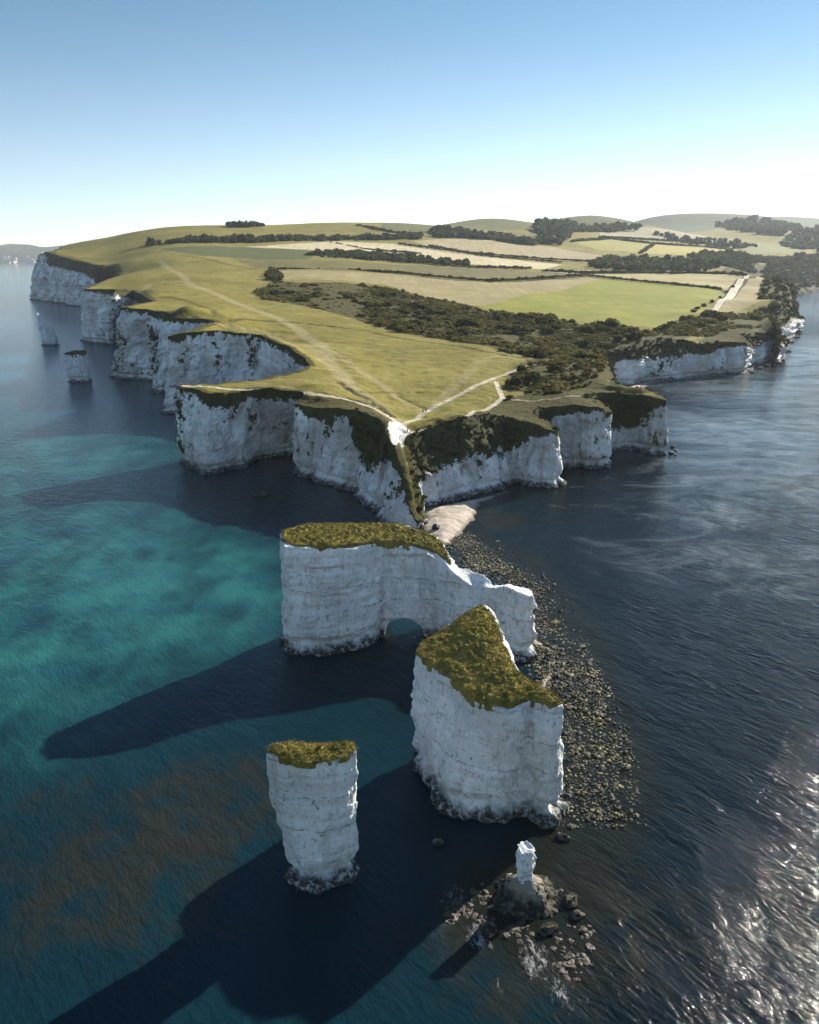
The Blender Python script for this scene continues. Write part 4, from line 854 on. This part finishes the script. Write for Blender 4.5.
# scrub on the steep faces and on the cliff tops
M_hedge = leaf_mat('hedge_leaves', (.026,.032,.012), (.11,.11,.033))
def hedge(P, w, h, label, step=.55):
    L = gline(P)[:, :2]; D = dens(L, lambda p: max(1.2, w*step)); D = D+rng.normal(0, w*.10, D.shape); s = w*rng.uniform(.6, 1.05, len(D))
    V, F, a = plants(D, s, BTI, squash=np.full(len(D), h/w*.8)*rng.uniform(.7, 1.2, len(D)))
    return tag(put('hedge', mesh_np('hedge', V, F, M_hedge, {'tint': a})), label, 'hedge', 'field hedges')
hedge([(279,269.5),(330,270.5),(360,271),(400,273),(440,277),(489,281),(526,279.5),(560,277),(588,275)], 4.5, 4, 'long dark hedge between the olive field and the tan field')
hedge([(588,275.5),(600,277),(653,282.5),(690,286),(719,289)], 4, 3.5, 'dark hedge along the top of the bright green field')
hedge([(400,244),(454,251.5),(491,256.5),(530,259.5),(561,262.5)], 5, 4, 'dark hedge along the upper edge of the cream stubble field')
hedge([(330,243.5),(362,249),(400,252),(420,253.5)], 5, 4, 'short dark hedge running across the cream stubble field')
hedge([(430,246),(470,252.5),(540,258.5),(600,261),(640,260)], 6, 4, 'dark hedge along the lower edge of the buff field')
hedge([(360,226),(376,229),(392,232),(418,234.5)], 9, 6, 'hedge climbing the skyline hill at the left')
hedge([(653,244),(645,250),(640,253)], 7, 5, 'short hedge between the two yellow fields')
hedge([(572,241),(610,238.5),(653,243.5),(700,246.5),(731,249.5)], 8, 6, 'hedge along the top of the two yellow fields')
hedge([(600,237),(640,239),(680,241),(731,245)], 8, 6, 'hedge under the upper buff field at the right')
hedge([(545,271),(588,273),(640,272.5),(690,273),(745,275)], 6, 5, 'hedge along the top of the pale field beside the farm track')
hedge([(471,267),(500,267.5),(530,268.5)], 6, 5, 'short row of hedge shrubs at the end of the tree belt')
def wood(P, n, s0, label, h=1.0, mat=None, cat='wood', shapes=None):
    poly = wpoly(P); p = fill(poly, n); s = s0*np.clip(rng.lognormal(0, .25, len(p)), .6, 1.6)
    V, F, a = plants(p, s, shapes or BTI, squash=h*rng.uniform(.7, 1.15, len(p)), sink=.0)
    return tag(put('wood', mesh_np('wood', V, F, mat or M_wood, {'tint': a})), label, cat, kind='stuff')
wood([(140,247),(180,244),(230,243),(290,241.5),(330,242),(380,240),(420,239),(420,236),(380,238),(330,239),(280,239),(230,240),(180,242)], 520, 6.5, 'long dark belt of trees below the left hill')
wood([(307,256),(320,252),(360,252.5),(420,257),(471,263.5),(471,266.5),(420,263),(360,260),(318,258.5)], 420, 4.6, 'dark belt of trees between the cream and olive fields')
wood([(228,227.5),(262,226.5),(262,225.4),(228,226)], 60, 6, 'clump of dark trees on the left skyline')
wood([(266,276),(272,270),(281,273),(284,281),(272,282)], 60, 3.6, 'clump of dark bushes above the left end of the scrub', mat=M_leaf)
wood([(430,236.5),(432,230),(445,228.5),(472,234),(510,238),(540,243),(535,245),(500,241),(470,238.5)], 260, 8, 'trees round the distant farm')
wood([(532,226),(545,222),(577,224),(570,236),(560,245),(536,243),(540,234)], 260, 9, 'wood on the slope of the middle hill')
wood([(560,228),(600,225),(640,226),(640,230),(600,232),(572,233)], 160, 9, 'tree line under the skyline of the middle hill')
wood([(588,266),(600,260),(640,259),(690,262),(752,265),(756,273),(700,272),(640,271),(600,269)], 420, 7, 'dark belt of trees above the farm track')
wood([(690,257),(700,254.5),(752,259),(819,256),(819,268),(752,264),(700,262)], 420, 9, 'dark wood across the right background')
wood([(716,226),(735,220),(765,219),(792,227),(815,232),(780,236),(740,232)], 320, 16, 'hazy wood on the far right hill')
wood([(780,246),(795,233),(819,226),(830,226),(830,252),(800,253)], 320, 13, 'dark wooded spur at the right edge')
wood([(760,275),(775,262),(819,264),(835,270),(830,287),(802,294),(790,297),(775,290)], 600, 7, 'wood coming down to the bay at the right edge')
wood([(757,300),(760,291),(772,280),(790,290),(795,298),(786,306)], 200, 5, 'dark trees on the shore above the far right cliff', mat=M_leaf)
wood([(640,232),(735,242),(760,247),(740,249),(690,244)], 90, 9, 'scattered hedgerow trees between the right hand fields')
# ------------------------------------------------------------------ the sea, once the rocks it washes round are known
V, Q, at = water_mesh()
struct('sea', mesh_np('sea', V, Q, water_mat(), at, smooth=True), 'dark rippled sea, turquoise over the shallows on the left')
# ------------------------------------------------------------------ distant farm, far shore
M_roof = NB('slate_roof').out((.16,.14,.13), .8, .2); M_wallw = NB('pale_render').out((.62,.60,.56), .9, .2); M_pane = NB('window_glass').out((.03,.035,.04), .2, .5)
def box(x0, x1, y0, y1, z0, z1):
    v = np.array([(x, y, z) for z in (z0, z1) for y in (y0, y1) for x in (x0, x1)], float)
    return v, np.array([(0,2,3,1),(4,5,7,6),(0,1,5,4),(2,6,7,3),(0,4,6,2),(1,3,7,5)])
def house(x, y, z, l, w, h, rz, label, group):
    r = empty('house', (x, y, z)); r.rotation_euler[2] = rz; tag(r, label, 'house', group)
    V, F = box(-l/2, l/2, -w/2, w/2, -2, h); put('wall', mesh_np('wall', V, F, M_wallw), r)
    e = .5; rv = np.array([(-l/2-e,-w/2-e,h),(l/2+e,-w/2-e,h),(l/2+e,w/2+e,h),(-l/2-e,w/2+e,h),(-l/2-e,0,h+w*.42),(l/2+e,0,h+w*.42)])
    put('roof', mesh_np('roof', rv, [np.array([(0,1,5,4),(2,3,4,5),(3,2,1,0)]), np.array([(1,2,5),(3,0,4)])], M_roof), r)
    for k in range(3):
        V, F = box(-l*.36+k*l*.3, -l*.36+k*l*.3+1.3, -w/2-.12, -w/2-.02, 1.2, 2.8); put('window', mesh_np('window', V, F, M_pane), r)
    return r
for px, py, l, lab in [(492,235,16,'leftmost pale house of the distant farm among trees'),(499,236,20,'middle and longest pale house of the distant farm'),(507,237,14,'rightmost pale house of the distant farm')]:
    g = gpix(px, py)[0]; house(g[0], g[1], g[2], l, 8, 6, rng.uniform(-.3, .3), lab, 'houses of the distant farm')
def far_hill():
    n, m = 130, 16; x = np.linspace(-9500, -1200, n); V = []
    ridge = 200*(1+.12*vnoise(x/700, 0*x, 0*x, 3)+.05*vnoise(x/160, 0*x, 0*x, 4))*np.where(x > -1800, np.clip((-1200-x)/600, 0, 1), 1)
    for j in range(m):
        t = j/(m-1); V.append(np.stack([x, 9600+t*1500+200*vnoise(x/900, 0*x, 0*x, 8), -2+ridge*np.sin(t*math.pi/2)**.9*(1+.1*vnoise(x/120, 0*x+t*6, 0*x, 5))+6*t*np.abs(vnoise(x/40, 0*x+t*20, 0*x, 6))*2], 1))
    V = np.concatenate(V); idx = np.arange(n*m).reshape(m, n); Q = np.stack([idx[:-1,:-1], idx[:-1,1:], idx[1:,1:], idx[1:,:-1]], -1).reshape(-1, 4); return V, Q
FV, FQ = far_hill()
fm = NB('far_wooded_hill'); fc = fm.mix(fm.ramp(fm.noise(.012, 6, .7), .4, .6), (.025,.032,.018), (.09,.085,.045)); fc = fm.mix(fm.ramp(fm.noise(.03, 5, .75), .60, .68, 0, .7), fc, (.20,.18,.14))
struct('far_hill', mesh_np('far_hill', FV, FQ, fm.out(fc, .95, .1), smooth=True), 'low wooded hill across the water at the left edge')
fh = [] 
hw = [mesh_np('house', *box(-.5,.5,-.4,.4,-.3,.7), [M_wallw])]
def gable(l, w, h):
    V, F = box(-l/2, l/2, -w/2, w/2, -8, h); rv = np.array([(-l/2-1,-w/2-1,h),(l/2+1,-w/2-1,h),(l/2+1,w/2+1,h),(-l/2-1,w/2+1,h),(-l/2-1,0,h+w*.4),(l/2+1,0,h+w*.4)])
    return mesh_np('house', np.concatenate([V, rv]), [np.concatenate([F, np.array([(0,1,5,4),(2,3,4,5),(3,2,1,0)])+8]), np.array([(1,2,5),(3,0,4)])+8], [M_wallw, M_roof], mi=[0]*6+[1]*5)
gm = [gable(30, 18, 16), gable(50, 20, 14), gable(22, 18, 22), gable(80, 26, 14)]
from mathutils.bvhtree import BVHTree
bv = BVHTree.FromPolygons([tuple(v) for v in FV], [tuple(q) for q in FQ])
for k in range(46):
    px = rng.uniform(0, 64); py = 264.2-abs(rng.normal(0, 5.0)) if k > 12 else 264.0-rng.uniform(0, 1.2)
    d = Vector(pray(px, py)); hit = bv.ray_cast(Vector((0, 0, CAMH)), d.normalized())
    if hit[0] is None: continue
    o = put('house', gm[3] if k < 8 else gm[rng.integers(0, 4)]); o.location = hit[0]; o.rotation_euler[2] = rng.uniform(-.6, .6)+(1.57 if rng.uniform() < .3 else 0)
    tag(o, 'tiny pale building on the far shore across the water', 'building', 'buildings on the far shore')
# ------------------------------------------------------------------ people on the paths
def capsule(P, a, b, r0, r1):
    a, b = np.array(a, float), np.array(b, float); e = b-a; t = np.clip(((P-a)@e)/(e@e), 0, 1); return np.linalg.norm(P-a-t[..., None]*e, axis=-1)-(r0+(r1-r0)*t)
def person(x, y, rz, label, step=.28, top=(.03,.035,.05), leg=(.02,.02,.025), group='walkers on the headland', zoff=0, hands=0.0):
    h = .025; ax, sh = grid3((-.5,-.5,-.02), (.5,.5,1.82), h); G = np.stack(np.meshgrid(*ax, indexing='ij'), -1)
    s = step; parts = [((0,0,.98),(0,.02,1.36),.135,.165,.9),((-.17,0,1.40),(.17,0,1.40),.075,.075,1),((0,.01,1.42),(0,.02,1.56),.058,.055,1),((0,.03,1.62),(0,.035,1.69),.098,.092,1),((0,.10,1.63),(0,.125,1.615),.03,.018,1)]
    for sg, k in ((-1, 1), (1, -1)):
        hip, kn, an = (sg*.09,0,.93), (sg*.095,k*s*.5+.04,.50), (sg*.10,k*s-(.06 if k < 0 else 0),.09 if k > 0 else .12)
        parts += [(hip,kn,.088,.062,1),(kn,an,.062,.042,1),((an[0],an[1],.05),(an[0]+sg*.01,an[1]+.17,.035),.042,.032,1)]
        sh_, el, wr = (sg*.20,0,1.40), (sg*.25,-k*.07,1.13), (sg*.24+.0*hands,-k*.05+.12+hands,.90+hands)
        parts += [(sh_,el,.055,.045,1),(el,wr,.044,.032,1)]
        hd = np.array(wr); dn = np.array((0,.04,-.07)); parts += [(hd,hd+dn*.9,.034,.032,1)]
        for q in range(4): o = np.array((0,(q-1.5)*.019,0)); parts += [(hd+dn*.9+o, hd+dn*.9+o+np.array((-sg*.012,.02,-.065+.008*abs(q-1.2))),.0125,.011,1)]
        parts += [(hd+dn*.3, hd+dn*.3+np.array((-sg*.03,.045,-.03)),.014,.012,1)]
    f = np.full(sh, 9.)
    for a, b, r0, r1, _ in parts:
        d = capsule(G, a, b, r0, r1); k_ = .035; hh = np.clip(.5+.5*(f-d)/k_, 0, 1); f = f*(1-hh)+d*hh-k_*hh*(1-hh)*.5
    V, Q = surface_nets(f.astype(np.float32), (-.5,-.5,-.02), h)
    c = V[Q].mean(1); mi = np.where(c[:, 2] > 1.47, 0, np.where(c[:, 2] > .95, 1, np.where(c[:, 2] < .09, 3, 2))); mi = np.where((np.abs(c[:, 0]) > .17) & (c[:, 2] < .92) & (c[:, 2] > .70), 0, mi)
    mats = [NB('skin').out((.42,.27,.20), .6, .3), NB('jacket').out(top, .9, .1), NB('trousers').out(leg, .9, .1), NB('boots').out((.03,.022,.016), .7, .2)]
    z = float(HGT(x, y))+zoff
    o = put('person', mesh_np('person', V, Q, mats, mi=mi, smooth=True)); o.location = (x, y, z); o.rotation_euler[2] = rz; tag(o, label, 'person', group)
    v, f2 = I2; w = v*np.array([.108,.115,.10])+np.array([0,.02,1.69]); w = w+np.array([0,-.012,.01])*(v[:, 1:2] < 0); kp = ~((v[f2].mean(1)[:, 1] > .25) & (v[f2].mean(1)[:, 2] < .35)) & (v[f2].mean(1)[:, 2] > -.75)
    put('hair', mesh_np('hair', w, f2[kp], NB('hair_brown').out((.03,.02,.012), .7, .3), smooth=True), o)
    return o
def surf_z(x, y):                      # height of the built land
    j = np.argmin((V3[:, 0]-x)**2+(V3[:, 1]-y)**2); return V3[j, 2]-float(HGT(x, y))
def walker(px, py, rz, label, **kw):
    g = gpix(px, py)[0]; return person(g[0], g[1], rz, label, zoff=surf_z(g[0], g[1])-.03, **kw)
walker(423, 412.5, 2.3, 'left walker of the pair in dark clothes on the main footpath')
walker(426, 412.3, 2.3, 'right walker of the pair in dark clothes on the main footpath', top=(.05,.03,.03))
walker(407.5, 432.5, 1.2, 'lone walker in dark clothes by the bare chalk patch at the head of the neck', top=(.02,.022,.03))
walker(181.5, 386, .6, 'lone pale figure at the tip of the left grassy promontory', top=(.5,.35,.3), step=.05)
# ------------------------------------------------------------------ the air
hz = bpy.data.materials.new('sea_air'); hz.use_nodes = True; ht = hz.node_tree; ht.nodes.remove(ht.nodes['Principled BSDF'])
pv = ht.nodes.new('ShaderNodeVolumePrincipled'); pv.inputs['Color'].default_value = (.80,.88,.97,1); pv.inputs['Density'].default_value = 3.2e-5; pv.inputs['Anisotropy'].default_value = .3
ht.links.new(pv.outputs[0], ht.nodes['Material Output'].inputs['Volume'])
V, F = box(-12500, 13000, -900, 14000, -5, 420)
hzo = put('haze', mesh_np('haze', V, F, hz)); tag(hzo, 'thin pale sea haze over the whole coast', 'haze', kind='stuff')
print('done', len(bpy.data.objects))
